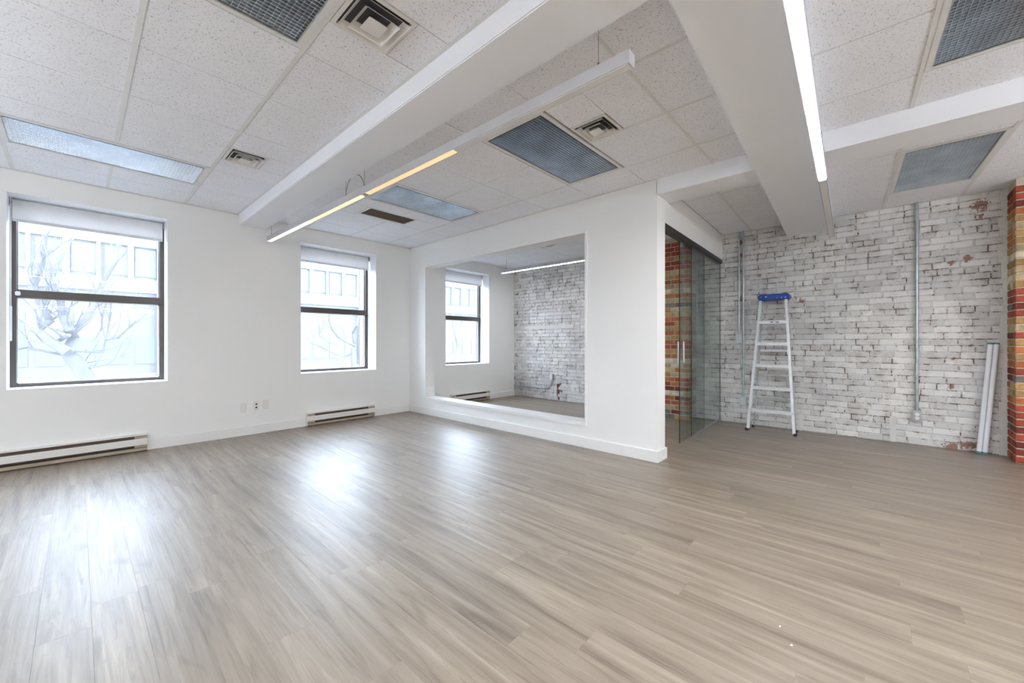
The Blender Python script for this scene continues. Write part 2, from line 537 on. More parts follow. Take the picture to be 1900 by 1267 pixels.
while x < B:
    y = YB - random.random() * PL
    while y < W:
        y0, y1 = max(y, YB), min(y + PL, W)
        x0, x1 = x, x + PW
        if y1 - y0 > 0.05 and x0 > XL and x1 < B + 0.16:
            ar = seen_area([(x0, y0, 0), (x1, y0, 0), (x1, y1, 0), (x0, y1, 0)])
            # hidden behind the partition
            if x0 > P + 0.3 and 2.3 < y0 < 4.0 and x0 < 4.6:
                ar *= 0.05
            planks.append((ar, x0, x1, y0, y1))
        y += PL
    x += PW
planks.sort(reverse=True)
rest = MB()
tmpl = plank_mesh()
for i, (ar, x0, x1, y0, y1) in enumerate(planks):
    cx, cy, ln = (x0 + x1) / 2, (y0 + y1) / 2, y1 - y0
    if i < 300 and ar > 0:
        o = bpy.data.objects.new('plank', pm); COL.objects.link(o)
        o.parent = fl; o.location = (cx, cy, 0); o.scale = (1, ln, 1)
    else:
        rest.add([(a * 1 + cx, b * ln + cy, c_) for a, b, c_ in tmpl.v], tmpl.f)
obj('plank_remainder', rest, M['plank'], fl, kind='stuff')

# ------------------------------------------------------------------ walls
def wall_with_holes(mb, x0, x1, z0, z1, y0, y1, holes):
    """wall slab in the xz plane between y0 and y1, rectangular holes (xa, xb, za, zb) sorted by x"""
    cur = x0
    for xa, xb, za, zb in holes:
        mb.box(cur, xa, y0, y1, z0, z1)
        mb.box(xa, xb, y0, y1, z0, za)
        mb.box(xa, xb, y0, y1, zb, z1)
        cur = xb
    mb.box(cur, x1, y0, y1, z0, z1)
    return mb

WZ0, WZ1 = 0.724, 2.525
WINS = [(-2.93, -1.815), (-0.438, 0.678), (2.053, 3.168), (4.529, 5.644)]  # the first is an unseen window added to let in more light
DREC = 0.285
struct('wall_window', wall_with_holes(MB(), XL, B + 0.4, -0.05, H + 0.3, W, W + 0.34, [(a, b, WZ0, WZ1) for a, b in WINS]), M['wall'], 'long off-white wall with deep set windows')
struct('wall_left', MB().box(XL - 0.15, XL, YB, W + 0.3, -0.05, H + 0.3), M['wall'], 'plain off-white end wall')
struct('wall_back', MB().box(XL - 0.15, B + 0.5, YB - 0.15, YB, -0.05, H + 0.3), M['wall'], 'plain off-white rear wall')

# partition with the big interior opening
OY0, OY1, OZ0, OZ1 = 2.359, 5.34, 0.262, 2.362
PE = 1.556
mb = MB()
mb.box(P, PB, PE, OY0, -0.004, H); mb.box(P, PB, OY1, W, -0.004, H)
mb.box(P, PB, OY0, OY1, -0.004, OZ0); mb.box(P, PB, OY0, OY1, OZ1, H)
struct('wall_partition', mb, M['wall'], 'white partition wall with a large interior window opening')
mb = MB()
mb.box(P - 0.012, P + 0.03, OY0 - 0.022, OY0 + 0.004, OZ0 - 0.034, OZ1 + 0.012)
mb.box(P - 0.016, PB + 0.01, OY0, OY1 - 0.0, OZ0 - 0.004, OZ0 + 0.012)
mb.box(P - 0.014, P + 0.02, OY0 + 0.004, OY1, OZ0 - 0.034, OZ0 - 0.004)
struct('trim_1', mb, M['trim'], 'white bead trim around the interior opening', bevel=0.003)

# baseboards
BBH, BBT = 0.110, 0.016
H1 = (-1.02, 0.508); H2 = (2.117, 3.115); H3 = (4.632, 5.610)
mb = MB()
for a, b in ((XL, H1[0]), (H1[1], H2[0]), (H2[1], P), (PB, H3[0]), (H3[1], B)):
    mb.box(a, b, W - BBT, W, 0.0, BBH)
struct('baseboard_window', mb, M['trim'], 'white baseboard along the window wall', bevel=0.002)
mb = MB()
mb.box(P - BBT, P, PE - BBT, W - BBT, 0, BBH)
mb.box(P, PB + BBT, PE - BBT, PE, 0, BBH)
mb.box(PB, PB + BBT, PE, W - BBT, 0, BBH)
struct('baseboard_partition', mb, M['trim'], 'white baseboard around the partition', bevel=0.002)

# header over the glass door, beams, bulkhead
HDR0, HDR1 = 1.556, 1.665          # front face y at the partition / at the brick wall
def hy(x):
    return HDR0 + (HDR1 - HDR0) * (x - P) / (B - P)
HZ = 2.362
struct('wall_header', MB().prism([(P + 0.001, hy(P)), (B + 0.05, hy(B + 0.05)), (B + 0.05, hy(B) + 0.13), (P + 0.001, hy(P) + 0.13)], HZ, H), M['wall'], 'white header wall above the glass door')
BZ1, BZ2 = 2.603, 2.568
struct('trim_2', MB().box(1.335, 1.632, YB, W, BZ1, H + 0.02), M['beam'], 'long white ceiling beam running to the window wall', bevel=0.006)
def b2l(x): return 0.629 + 0.053 * (x - 1.635)
def b2r(x): return 0.239 + 0.0428 * (x - 1.635)
struct('trim_3', MB().prism([(XL, b2r(XL)), (B + 0.05, b2r(B)), (B + 0.05, b2l(B)), (XL, b2l(XL))], BZ2, H + 0.02), M['beam'], 'wide white ceiling beam running to the brick wall', bevel=0.004)
BKZ, BKX = 2.582, 4.08
struct('trim_4', MB().box(P, BKX, YB, PE + 0.005, BKZ, H + 0.01), M['beam'], 'shallow white bulkhead continuing the partition line')

# ------------------------------------------------------------------ brick wall (whitewashed)
RY0 = -0.985     # right pilaster edge
wr = struct('wall_right', MB().box(B + 0.0062, B + 0.25, YB, W + 0.1, -0.05, H + 0.3), M['wmortar'], 'old whitewashed brick wall with flaking paint')
CH = 0.0700
def brick_verts(l, h, jit, depth=0.05, bev=0.005):
    """brick facing -x, front at x=0, centred in y and z"""
    r = lambda s: random.uniform(-s, s)
    a, b = l / 2, h / 2
    q = []
    for (sy, sz) in ((-1, -1), (1, -1), (1, 1), (-1, 1)):
        q.append((r(0.0025), sy * (a - bev) + r(jit), sz * (b - bev) + r(jit)))
    for (sy, sz) in ((-1, -1), (1, -1), (1, 1), (-1, 1)):
        q.append((bev * 0.9 + 0.001, sy * a + r(jit * 0.7), sz * b + r(jit * 0.7)))
    for i in range(4):
        q.append((depth, q[4 + i][1], q[4 + i][2]))
    f = [(3, 2, 1, 0)]
    for i in range(4):
        j = (i + 1) % 4
        f += [(i, j, 4 + j, 4 + i), (4 + i, 4 + j, 8 + j, 8 + i)]
    return q, f
FULL, HEAD = 0.208, 0.100
variants = {}
for kind, ln in (('s', FULL), ('h', HEAD)):
    variants[kind] = []
    for k in range(10):
        q, f = brick_verts(ln - 0.008, CH - 0.008, 0.0030)
        me = MB().add(q, f).mesh('brick'); me.materials.append(M['wbrick'])
        variants[kind].append(me)
cells = []
for c_ in range(39):
    z = (c_ + 0.5) * CH
    if z > H - 0.02:
        break
    y = RY0 - 0.3 + (0.104 if c_ % 2 else 0) + random.uniform(-0.02, 0.02)
    header_row = (c_ % 6 == 3)
    while y < W:
        kind = 'h' if header_row or random.random() < 0.06 else 's'
        ln = HEAD if kind == 'h' else FULL
        cy = y + ln / 2
        y += ln
        hole = 4.585 < cy < 4.66 and 0.03 < z < 0.34
        if cy < RY0 - 0.06 or cy > W - 0.02 or hole:
            continue
        ar = seen_area([(B, cy - ln / 2, z - .03), (B, cy + ln / 2, z - .03), (B, cy + ln / 2, z + .03), (B, cy - ln / 2, z + .03)])
        # what the partition, the pilaster and the ladder hide
        if (2.05 < cy < 3.1) or (cy > 2.0 and z > 2.5):
            ar *= 0.05
        cells.append((ar, kind, cy, z))
cells.sort(reverse=True)
rest = MB()
for i, (ar, kind, cy, z) in enumerate(cells):
    xx = B + random.uniform(-0.0045, 0.0025)
    rx = random.uniform(-0.012, 0.012)
    if i < 300:
        o = bpy.data.objects.new('brick', random.choice(variants[kind])); COL.objects.link(o)
        o.parent = wr; o.location = (xx, cy, z); o.rotation_euler = (rx, 0, random.uniform(-0.012, 0.012))
    else:
        q, f = brick_verts((FULL if kind == 's' else HEAD) - 0.008, CH - 0.008, 0.0030)
        rest.add([(a + xx, b + cy, c2_ + z) for a, b, c2_ in q], f)
obj('brick_remainder', rest, M['wbrick'], wr, kind='stuff')
# plaster fillets and patches on the brick
mb = MB()
zs = [0.0 + 0.09 * k for k in range(31)]
for k in range(30):
    a0 = RY0 + 0.045 + random.uniform(-0.018, 0.018)
    mb.box(B - 0.012, B + 0.02, RY0 - 0.02, a0, zs[k], min(zs[k + 1], H))
obj('plaster_fillet', mb, M['plaster'], wr)
obj('plaster_patch', MB().box(B - 0.010, B + 0.02, -0.168, -0.118, 0.0, 0.30), M['plaster'], wr, bevel=0.004)
obj('plaster_patch', MB().box(B - 0.009, B + 0.02, 0.705, 0.75, 0.0, 0.22), M['plaster'], wr, bevel=0.004)
obj('plaster_band', MB().box(B - 0.011, B + 0.02, 4.25, 5.77, 1.425, 1.495), M['plaster'], wr, bevel=0.005)
obj('bare_slot', MB().box(B + 0.001, B + 0.02, 4.59, 4.655, 0.02, 0.33), brickmat('bare_brown_slot', (0.16, 0.06, 0.035)), wr)

# ------------------------------------------------------------------ brick pilasters
def pilaster(name, label, ya, yb, x0, sides, seq):
    """front face at x0 between ya and yb (ya < yb); sides: which returns are built"""
    root = struct(name, MB().box(x0 + 0.008, B + 0.02, ya + 0.008, yb - 0.008, -0.004, H), M['mortar'], label)
    J = 0.011
    n = int(H / CH)
    meshes = {}
    def part(bx, col):
        cx, cy, cz = (bx[0] + bx[1]) / 2, (bx[2] + bx[3]) / 2, (bx[4] + bx[5]) / 2
        d = (round(bx[1] - bx[0], 3), round(bx[3] - bx[2], 3), round(bx[5] - bx[4], 3))
        key = (d, col, random.randrange(3))
        if key not in meshes:
            bm = bmesh.new()
            bmesh.ops.create_cube(bm, size=1)
            for v_ in bm.verts:
                v_.co = Vector((v_.co.x * d[0], v_.co.y * d[1], v_.co.z * d[2]))
            bmesh.ops.bevel(bm, geom=list(bm.edges), offset=0.005, segments=1, affect='EDGES')
            for v_ in bm.verts:
                v_.co += Vector([random.uniform(-0.0018, 0.0018) for _ in range(3)])
            me = bpy.data.meshes.new('brick'); bm.to_mesh(me); bm.free()
            me.materials.append(BR[col])
            meshes[key] = me
        o = bpy.data.objects.new('brick', meshes[key]); COL.objects.link(o)
        o.parent = root; o.location = (cx, cy, cz)
    for c_ in range(n):
        z0 = c_ * CH + J / 2; z1 = (c_ + 1) * CH - J / 2
        if z1 > H:
            z1 = H - 0.002
        base = seq[(n - 1 - c_) % len(seq)]
        pick = lambda: base if random.random() < 0.62 else random.choice({'r': 'rrdo', 'd': 'rdg', 'o': 'orrt', 't': 'toyy', 'y': 'ytcc', 'c': 'ccyt', 'g': 'gdt'}[base])
        # front course
        y = ya; first = True
        odd = c_ % 2
        lens = [0.10 if odd else 0.205]
        while sum(lens) < (yb - ya) - 0.06:
            lens.append(0.205 if (len(lens) % 2 or not odd) else 0.205)
        sc = (yb - ya) / sum(lens)
        lens = [l * sc for l in lens]
        if yb < 0:
            lens = lens[::-1]
        cols = [pick() for _ in lens]
        for l, k in zip(lens, cols):
            part((x0, x0 + 0.10, y + (J / 2 if y > ya + 1e-4 else 0), y + l - (J / 2 if y + l < yb - 1e-4 else 0), z0, z1), k)
            y += l
        # returns
        for s in sides:
            xx = x0 + 0.10
            ll = [B - xx] if odd else [0.10, B - xx - 0.10]
            for l in ll:
                if s == 'lo':
                    part((xx + J / 2, xx + l - J / 2 + 0.004, ya, ya + 0.09, z0, z1), pick())
                else:
                    part((xx + J / 2, xx + l - J / 2 + 0.004, yb - 0.09, yb, z0, z1), pick())
                xx += l
    return root
PX0 = 6.075
pilaster('wall_pilaster_right', 'red and buff brick pier at the right edge', -1.66, RY0, PX0, ('hi',),
         'rrrottttyccyccrrdrtydtttordtyorrrdrddr')
pilaster('wall_pilaster_door', 'red and tan brick pier seen through the open glass door', 2.03, 2.66, PX0, ('lo',),
         'rrrtrrttotcotgyyoototrrtocctyrrdcrrtdgrrd')

# ------------------------------------------------------------------ ceiling
cl = struct('ceiling', MB().box(XL, B + 0.2, YB, W + 0.3, H + 0.012, H + 0.08), M['plenum'], 'suspended ceiling of white speckled mineral tiles')
tiles_off = MB()
def shear(y, x, k, xr):
    return y + k * (x - xr)
def zone(xs, ys, skip=(), tx=(), ty=(), k=0.0, xr=2.74, g=0.0028, tw=0.012, clip=None):
    for i in range(len(xs) - 1):
        for j in range(len(ys) - 1):
            cx, cy = (xs[i] + xs[i + 1]) / 2, (ys[j] + ys[j + 1]) / 2
            if any(a < cx < b and c_ < cy < d for a, b, c_, d in skip):
                continue
            gx0 = tw - 0.002 if xs[i] in tx else g
            gx1 = tw - 0.002 if xs[i + 1] in tx else g
            gy0 = tw - 0.002 if ys[j] in ty else g
            gy1 = tw - 0.002 if ys[j + 1] in ty else g
            xa, xb, ya, yb = xs[i] + gx0, xs[i + 1] - gx1, ys[j] + gy0, ys[j + 1] - gy1
            poly = [(xa, shear(ya, xa, k, xr)), (xb, shear(ya, xb, k, xr)), (xb, shear(yb, xb, k, xr)), (xa, shear(yb, xa, k, xr))]
            ar = seen_area([(a, b, H) for a, b in poly])
            if ar > 0:
                obj('ceiling_tile', MB().prism(poly, H, H + 0.011), M['tile'], cl)
            else:
                tiles_off.prism(poly, H, H + 0.011)
    for x in xs:
        if x in tx:
            lo, hi = ys[0], ys[-1]
            segs = [(lo, hi)]
            for a, b, c_, d in skip:
                if a < x < b:
                    segs = [t for s, e in segs for t in ((s, min(e, c_)), (max(s, d), e)) if t[1] - t[0] > 0.01]
            for s, e in segs:
                obj('ceiling_runner', MB().prism([(x - tw, shear(s, x, k, xr)), (x + tw, shear(s, x, k, xr)), (x + tw, shear(e, x, k, xr)), (x - tw, shear(e, x, k, xr))], H - 0.003, H + 0.011), M['tbar'], cl)
    for y in ys:
        if y in ty:
            lo, hi = xs[0], xs[-1]
            segs = [(lo, hi)]
            for a, b, c_, d in skip:
                if c_ < y < d:
                    segs = [t for s, e in segs for t in ((s, min(e, a)), (max(s, b), e)) if t[1] - t[0] > 0.01]
            for s, e in segs:
                obj('ceiling_runner', MB().prism([(s, shear(y - tw, s, k, xr)), (e, shear(y - tw, e, k, xr)), (e, shear(y + tw, e, k, xr)), (s, shear(y + tw, s, k, xr))], H - 0.0034, H + 0.011), M['tbar'], cl)

U = 0.6096
def cont(start, *more):
    """ends plus a run of tile lines back to the rear wall"""
    out = list(more)
    y = start
    while y > YB:
        out.append(round(y, 4)); y -= U
    out.append(YB)
    return sorted(out)
# lamps and vents that take the place of tiles (x0, x1, y0, y1)
LT = (-0.400, 0.815, 1.660, 2.270)
LL = (-0.400, 0.815, 4.410, 5.030)
LC = (2.115, 3.325, 1.665, 2.274)
LC2 = (2.115, 3.325, 3.494, 4.104)
def vent_rect(cx, cy, s):
    return (cx - s / 2, cx + s / 2, cy - s / 2, cy + s / 2)
VT = (0.828, 1.135, 1.664, 1.970)
VL = (0.828, 1.105, 3.815, 4.140)
VC = (2.440, 2.716, 1.370, 1.660)
VA = (5.00, 5.24, 3.80, 4.13)
GR = (2.300, 2.960, 4.345, 4.665)
# left bay
xsA = [XL, -2.834, -2.224, -1.614, -1.005, -0.400, 0.205, 0.815]
zone(xsA, cont(2.876, 3.490, 4.100, 4.410, 5.030, 5.360, W), (LT, LL), tx=(-1.614, -1.005, -0.400, 0.205, 0.815))
ysA2 = cont(1.050, 1.664, 1.970, 2.280, 2.885, 3.490, 3.815, 4.140, 4.450, 5.040, 5.370, W)
zone([0.827, 1.135, 1.337], [1.664, 1.970], (VT,))
zone([0.827, 1.105, 1.337], [3.815, 4.140], (VL,))
zone([0.827, 1.337], ysA2, ((0.8, 1.4, 1.664, 1.970), (0.8, 1.4, 3.815, 4.140)))
# middle bay
T1 = 1.055
zone([1.630, 2.115, 2.716, 3.325, P + 0.01], cont(T1, 1.665, 2.274, 2.884, 3.494, 4.104, 4.712, 5.322, W), (LC, LC2, (2.115, 2.716, T1, 1.665), (2.115, 3.325, 4.104, 4.712), (0, 9, YB, 0.2)), tx=(2.115, 2.716, 3.325), ty=(T1,), tw=0.009)
zone([2.115, 2.436, 2.716], [T1 + 0.009, 1.366], ((2.115, 2.716, T1, 1.366),))
obj('ceiling_tile', MB().box(2.126, 2.705, T1 + 0.012, 1.363, H, H + 0.011), M['tile'], cl)
obj('ceiling_tile', MB().box(2.126, 2.436, 1.368, 1.660, H, H + 0.011), M['tile'], cl)
zone([2.126, 2.716, 3.314], [4.106, 4.342], ())
zone([2.126, 2.298, 2.962, 3.314], [4.342, 4.710], ((2.298, 2.962, 4.342, 4.710),))
obj('ceiling_tile', MB().box(2.300, 2.960, 4.668, 4.708, H, H + 0.011), M['tile'], cl)
# right bay in front of the bulkhead (lines run a little askew)
KS = 0.0407
TR = -0.218
LU = (2.115, 3.325, TR - U, TR)
zone([1.630, 2.115, 2.725, 3.325, P + 0.005], cont(TR, 0.31), (LU,), ty=(TR, round(TR - U, 4)), k=KS, g=0.004)
# right bay behind the bulkhead
LR = (4.590, 5.822, TR - U, TR)
TE = 1.150
zone([BKX - 0.005, 4.590, 5.212, 5.822, B], cont(TR, 0.30), (LR,), ty=(TR, round(TR - U, 4)), k=KS, g=0.004)
zone([BKX - 0.005, 4.590, 5.212, 5.822, B], [0.62, TE, 1.515], (), ty=(TE,), k=KS, g=0.004)
# small room behind the partition
zone([PB, 4.590, 5.240, 5.870, B], [1.70, 2.30, 2.91, 3.50, 4.13, 4.44, 5.04, 5.385, W], ((4.590, 5.240, 3.50, 4.13),), tx=(), ty=())
zone([4.590, 5.00, 5.24], [3.50, 3.80, 4.13], (VA,))
if tiles_off.v:
    obj('ceiling_tile_remainder', tiles_off, M['tile'], cl, kind='stuff')
# ceiling edge angle
mb = MB()
mb.box(XL, 1.335, W - 0.022, W, H - 0.004, H - 0.001)
mb.box(1.632, P, W - 0.022, W, H - 0.004, H - 0.001)
mb.box(P - 0.020, P, PE, W, H - 0.004, H - 0.001)
mb.box(1.315, 1.335, YB, W, H - 0.004, H - 0.001)
mb.box(B - 0.02, B, YB, 1.6, H - 0.004, H - 0.001)
obj('edge_angle', mb, M['tbar'], cl)

# ------------------------------------------------------------------ windows
def window(n, xa, xb, label):
    root = struct_empty('window_%d' % n, ((xa + xb) / 2, W + DREC, WZ0), label)
    yf = W + DREC
    # reveal lining
    mb = MB()
    t = 0.004
    mb.box(xa, xa + t, W - 0.001, yf, WZ0, WZ1); mb.box(xb - t, xb, W - 0.001, yf, WZ0, WZ1)
    mb.box(xa, xb, W - 0.001, yf, WZ0, WZ0 + t); mb.box(xa, xb, W - 0.001, yf, WZ1 - t, WZ1)
    obj('reveal', mb, M['reveal'], root)
    # frame
    sw, br_ = 0.042, 0.032
    mb = MB()
    mb.box(xa, xa + sw, yf - 0.02, yf + 0.05, WZ0, WZ1); mb.box(xb - sw, xb, yf - 0.02, yf + 0.05, WZ0, WZ1)
    mb.box(xa + sw, xb - sw, yf - 0.02, yf + 0.05, WZ0, WZ0 + br_); mb.box(xa + sw, xb - sw, yf - 0.02, yf + 0.05, WZ1 - 0.04, WZ1)
    obj('window_frame', mb, M['bronze'], root, bevel=0.003)
    obj('meeting_rail', MB().box(xa + sw, xb - sw, yf - 0.03, yf + 0.04, 1.588, 1.662), M['bronze'], root, bevel=0.006)
    for s, (za, zb) in enumerate(((WZ0 + br_, 1.590), (1.660, WZ1 - 0.04))):
        yy = yf + 0.005 + 0.025 * s
        mb = MB()
        w2 = 0.010
        mb.box(xa + sw, xa + sw + w2, yy - 0.006, yy + 0.006, za, zb); mb.box(xb - sw - w2, xb - sw, yy - 0.006, yy + 0.006, za, zb)
        mb.box(xa + sw, xb - sw, yy - 0.006, yy + 0.006, za, za + w2); mb.box(xa + sw, xb - sw, yy - 0.006, yy + 0.006, zb - w2, zb)
        obj('glazing_bead', mb, M['hem'], root)
        obj('pane', MB().add([(xa + sw, yy, za), (xb - sw, yy, za), (xb - sw, yy, zb), (xa + sw, yy, zb)], [(0, 1, 2, 3)]), M['wglass'], root)
    obj('sash_lock', MB().box(xa + sw - 0.006, xa + sw + 0.028, yf - 0.045, yf - 0.02, 1.605, 1.645), M['plastic'], root, bevel=0.005)
for n, (a, b) in enumerate(WINS):
    window(n + 1, a, b, ['bronze framed window added beyond the left edge, out of view', 'wide view bronze framed window above the long heater', 'bronze framed window beside the partition', 'bronze framed window seen through the interior opening'][n])

def blind(xa, xb, label):
    root = thing('roller_blind', label, 'roller blind', ((xa + xb) / 2, W + 0.21, 2.30), 'rolled up window blinds')
    y = W + 0.20
    obj('roller', MB().tube([(xa + 0.022, y + 0.026, 2.486), (xb - 0.022, y + 0.026, 2.486)], 0.021, 16), M['blind'], root, smooth=True)
    mb = MB()
    mb.box(xa + 0.022, xb - 0.024, y, y + 0.004, 2.325, 2.505)
    obj('fabric', mb, M['blind'], root)
    obj('hem_bar', MB().box(xa + 0.022, xb - 0.024, y - 0.004, y + 0.009, 2.300, 2.328), M['hem'], root, bevel=0.003)
    for x in (xa + 0.008, xb - 0.016):
        obj('bracket', MB().box(x, x + 0.010, y - 0.004, y + 0.055, 2.455, 2.519), M['galv'], root, bevel=0.002)
    obj('pull_chain', MB().tube([(xa + 0.015, y - 0.002, 2.46), (xa + 0.015, y - 0.002, 1.30)], 0.0035, 6), M['plastic'], root)
    obj('chain_tensioner', MB().box(xa + 0.006, xa + 0.022, y - 0.010, y + 0.006, 1.17, 1.50), M['plastic'], root, bevel=0.003)
blind(*WINS[1], 'white roller blind at the top of the leftmost window')
blind(*WINS[2], 'white roller blind in the window left of the partition corner')
blind(*WINS[3], 'white roller blind in the window of the small room')

# ------------------------------------------------------------------ baseboard heaters
def heater(xa, xb, label):
    root = thing('baseboard_heater', label, 'heater', ((xa + xb) / 2, W, 0.0), 'electric baseboard heaters')
    d = 0.066
    y0 = W - d
    obj('back_panel', MB().box(xa, xb, W - 0.006, W - 0.0005, 0.012, 0.182), M['heater'], root)
    mb = MB().box(xa, xb, y0 + 0.006, W - 0.004, 0.170, 0.182)
    obj('top_lip', mb, M['heater'], root, bevel=0.002)
    obj('front_panel', MB().box(xa + 0.006, xb - 0.006, y0, y0 + 0.008, 0.072, 0.140), M['heater'], root, bevel=0.003)
    for a, b in ((xa, xa + 0.006), (xb - 0.006, xb)):
        obj('end_cap', MB().box(a, b, y0 + 0.002, W - 0.004, 0.012, 0.176), M['heater'], root, bevel=0.002)
    obj('heating_element', MB().box(xa + 0.10, xb - 0.10, W - 0.045, W - 0.015, 0.055, 0.165), M['heater_in'], root)
    obj('cavity', MB().box(xa + 0.006, xb - 0.006, W - 0.014, W - 0.007, 0.014, 0.170), M['black'], root)
    for a, b in ((xa + 0.006, xa + 0.105), (xb - 0.105, xb - 0.006)):
        obj('junction_cover', MB().box(a, b, y0 + 0.012, W - 0.014, 0.045, 0.166), M['heater_tan'], root)
    obj('bottom_tray', MB().box(xa + 0.004, xb - 0.004, y0 + 0.006, W - 0.014, 0.012, 0.040), M['heater_tan'], root)
    obj('foot', MB().box(xa + 0.02, xb - 0.02, y0 + 0.02, W - 0.02, 0.0, 0.012), M['heater_in'], root)
heater(*H1, 'long white baseboard heater under the leftmost window')
heater(*H2, 'white baseboard heater under the window left of the partition')
heater(*H3, 'white baseboard heater in the small room behind the opening')

# ------------------------------------------------------------------ wall plates
def plate(name, label, xa, xb, za, zb, kind, cat='outlet'):
    root = thing(name, label, cat, ((xa + xb) / 2, W, za))
    obj('cover_plate', MB().box(xa, xb, W - 0.006, W, za, zb), M['ivory'], root, bevel=0.002)
    cx, cz = (xa + xb) / 2, (za + zb) / 2
    if kind == 'duplex':
        for s in (-1, 1):
            r_ = obj('receptacle', MB().tube([(cx, W - 0.009, cz + s * 0.020), (cx, W - 0.005, cz + s * 0.020)], 0.016, 16), M['plastic'], root)
            mb = MB()
            for q in (-1, 1):
                mb.box(cx + q * 0.006 - 0.001, cx + q * 0.006 + 0.001, W - 0.0095, W - 0.0085, cz + s * 0.020 - 0.002, cz + s * 0.020 + 0.006)
            obj('slot', mb, M['black'], r_)
    elif kind == 'jack':
        for s in (-1, 1):
            obj('jack', MB().box(cx - 0.010, cx + 0.010, W - 0.008, W - 0.005, cz + s * 0.021 - 0.009, cz + s * 0.021 + 0.009), M['black'], root, bevel=0.001)
    for s in (-1, 1):
        obj('screw', MB().tube([(cx, W - 0.0072, cz + s * 0.046), (cx, W - 0.005, cz + s * 0.046)], 0.003, 8), M['alu_dk'], root)
plate('wall_outlet', 'ivory duplex outlet, left of the three plates near the floor', 1.357, 1.427, 0.286, 0.400, 'duplex')
plate('data_outlet', 'narrow plate with two black jacks between two other plates', 1.500, 1.556, 0.292, 0.410, 'jack')
plate('blank_plate', 'blank ivory cover plate, right of the three plates', 1.600, 1.670, 0.300, 0.416, 'blank', 'wall plate')

# ------------------------------------------------------------------ recessed lamps
def troffer(label, rect, k=0.0, xr=2.74):
    x0, x1, y0, y1 = rect
    root = thing('recessed_light', label, 'ceiling light', ((x0 + x1) / 2, shear((y0 + y1) / 2, (x0 + x1) / 2, k, xr), H), 'recessed ceiling lights with square louvres')
    def sk(mb):
        mb.v = [(a, shear(b, a, k, xr), c_) for a, b, c_ in mb.v]
        return mb
    g = 0.012
    fw = 0.026
    obj('light_frame', sk(MB().frame(x0 + g, x1 - g, y0 + g, y1 - g, H - 0.005, H + 0.012, fw)), M['tbar'], root)
    ix0, ix1, iy0, iy1 = x0 + g + fw, x1 - g - fw, y0 + g + fw, y1 - g - fw
    mb = MB().frame(ix0, ix1, iy0, iy1, H - 0.002, H + 0.012, 0.006)
    obj('inner_rim', sk(mb), M['alu_dk'], root)
    mb = MB()
    mb.box(ix0, ix1, iy0, iy1, H + 0.0111, H + 0.0116)
    obj('reflector', sk(mb), M['reflector'], root)
    nx, ny = 46, 22
    mb = MB()
    for i in range(1, nx):
        x = ix0 + (ix1 - ix0) * i / nx
        mb.add([(x - 0.0008, iy0, H - 0.0022), (x + 0.0008, iy0, H - 0.0022), (x + 0.0026, iy0, H + 0.011), (x - 0.0026, iy0, H + 0.011), (x - 0.0008, iy1, H - 0.0022), (x + 0.0008, iy1, H - 0.0022), (x + 0.0026, iy1, H + 0.011), (x - 0.0026, iy1, H + 0.011)], [(0, 1, 2, 3), (7, 6, 5, 4), (0, 4, 5, 1), (1, 5, 6, 2), (2, 6, 7, 3), (3, 7, 4, 0)])
    for j in range(1, ny):
        y = iy0 + (iy1 - iy0) * j / ny
        mb.add([(ix0, y - 0.0013, H - 0.003), (ix1, y - 0.0013, H - 0.003), (ix1, y - 0.0038, H + 0.011), (ix0, y - 0.0038, H + 0.011), (ix0, y + 0.0013, H - 0.003), (ix1, y + 0.0013, H - 0.003), (ix1, y + 0.0038, H + 0.011), (ix0, y + 0.0038, H + 0.011)], [(0, 1, 2, 3), (7, 6, 5, 4), (0, 4, 5, 1), (1, 5, 6, 2), (2, 6, 7, 3), (3, 7, 4, 0)])
    obj('louvre', sk(mb), M['louvre'], root)
troffer('recessed louvre light at the top edge left of the beam', LT)
troffer('recessed louvre light above the leftmost window', LL)
troffer('dark recessed louvre light right of the hanging strip lamp', LC)
troffer('pale recessed louvre light behind the hanging strip lamp near the brown grille', LC2)
troffer('recessed louvre light in the top right corner of the ceiling', LU, KS)
troffer('recessed louvre light above the brick wall, nearest the brick pier', LR, KS)

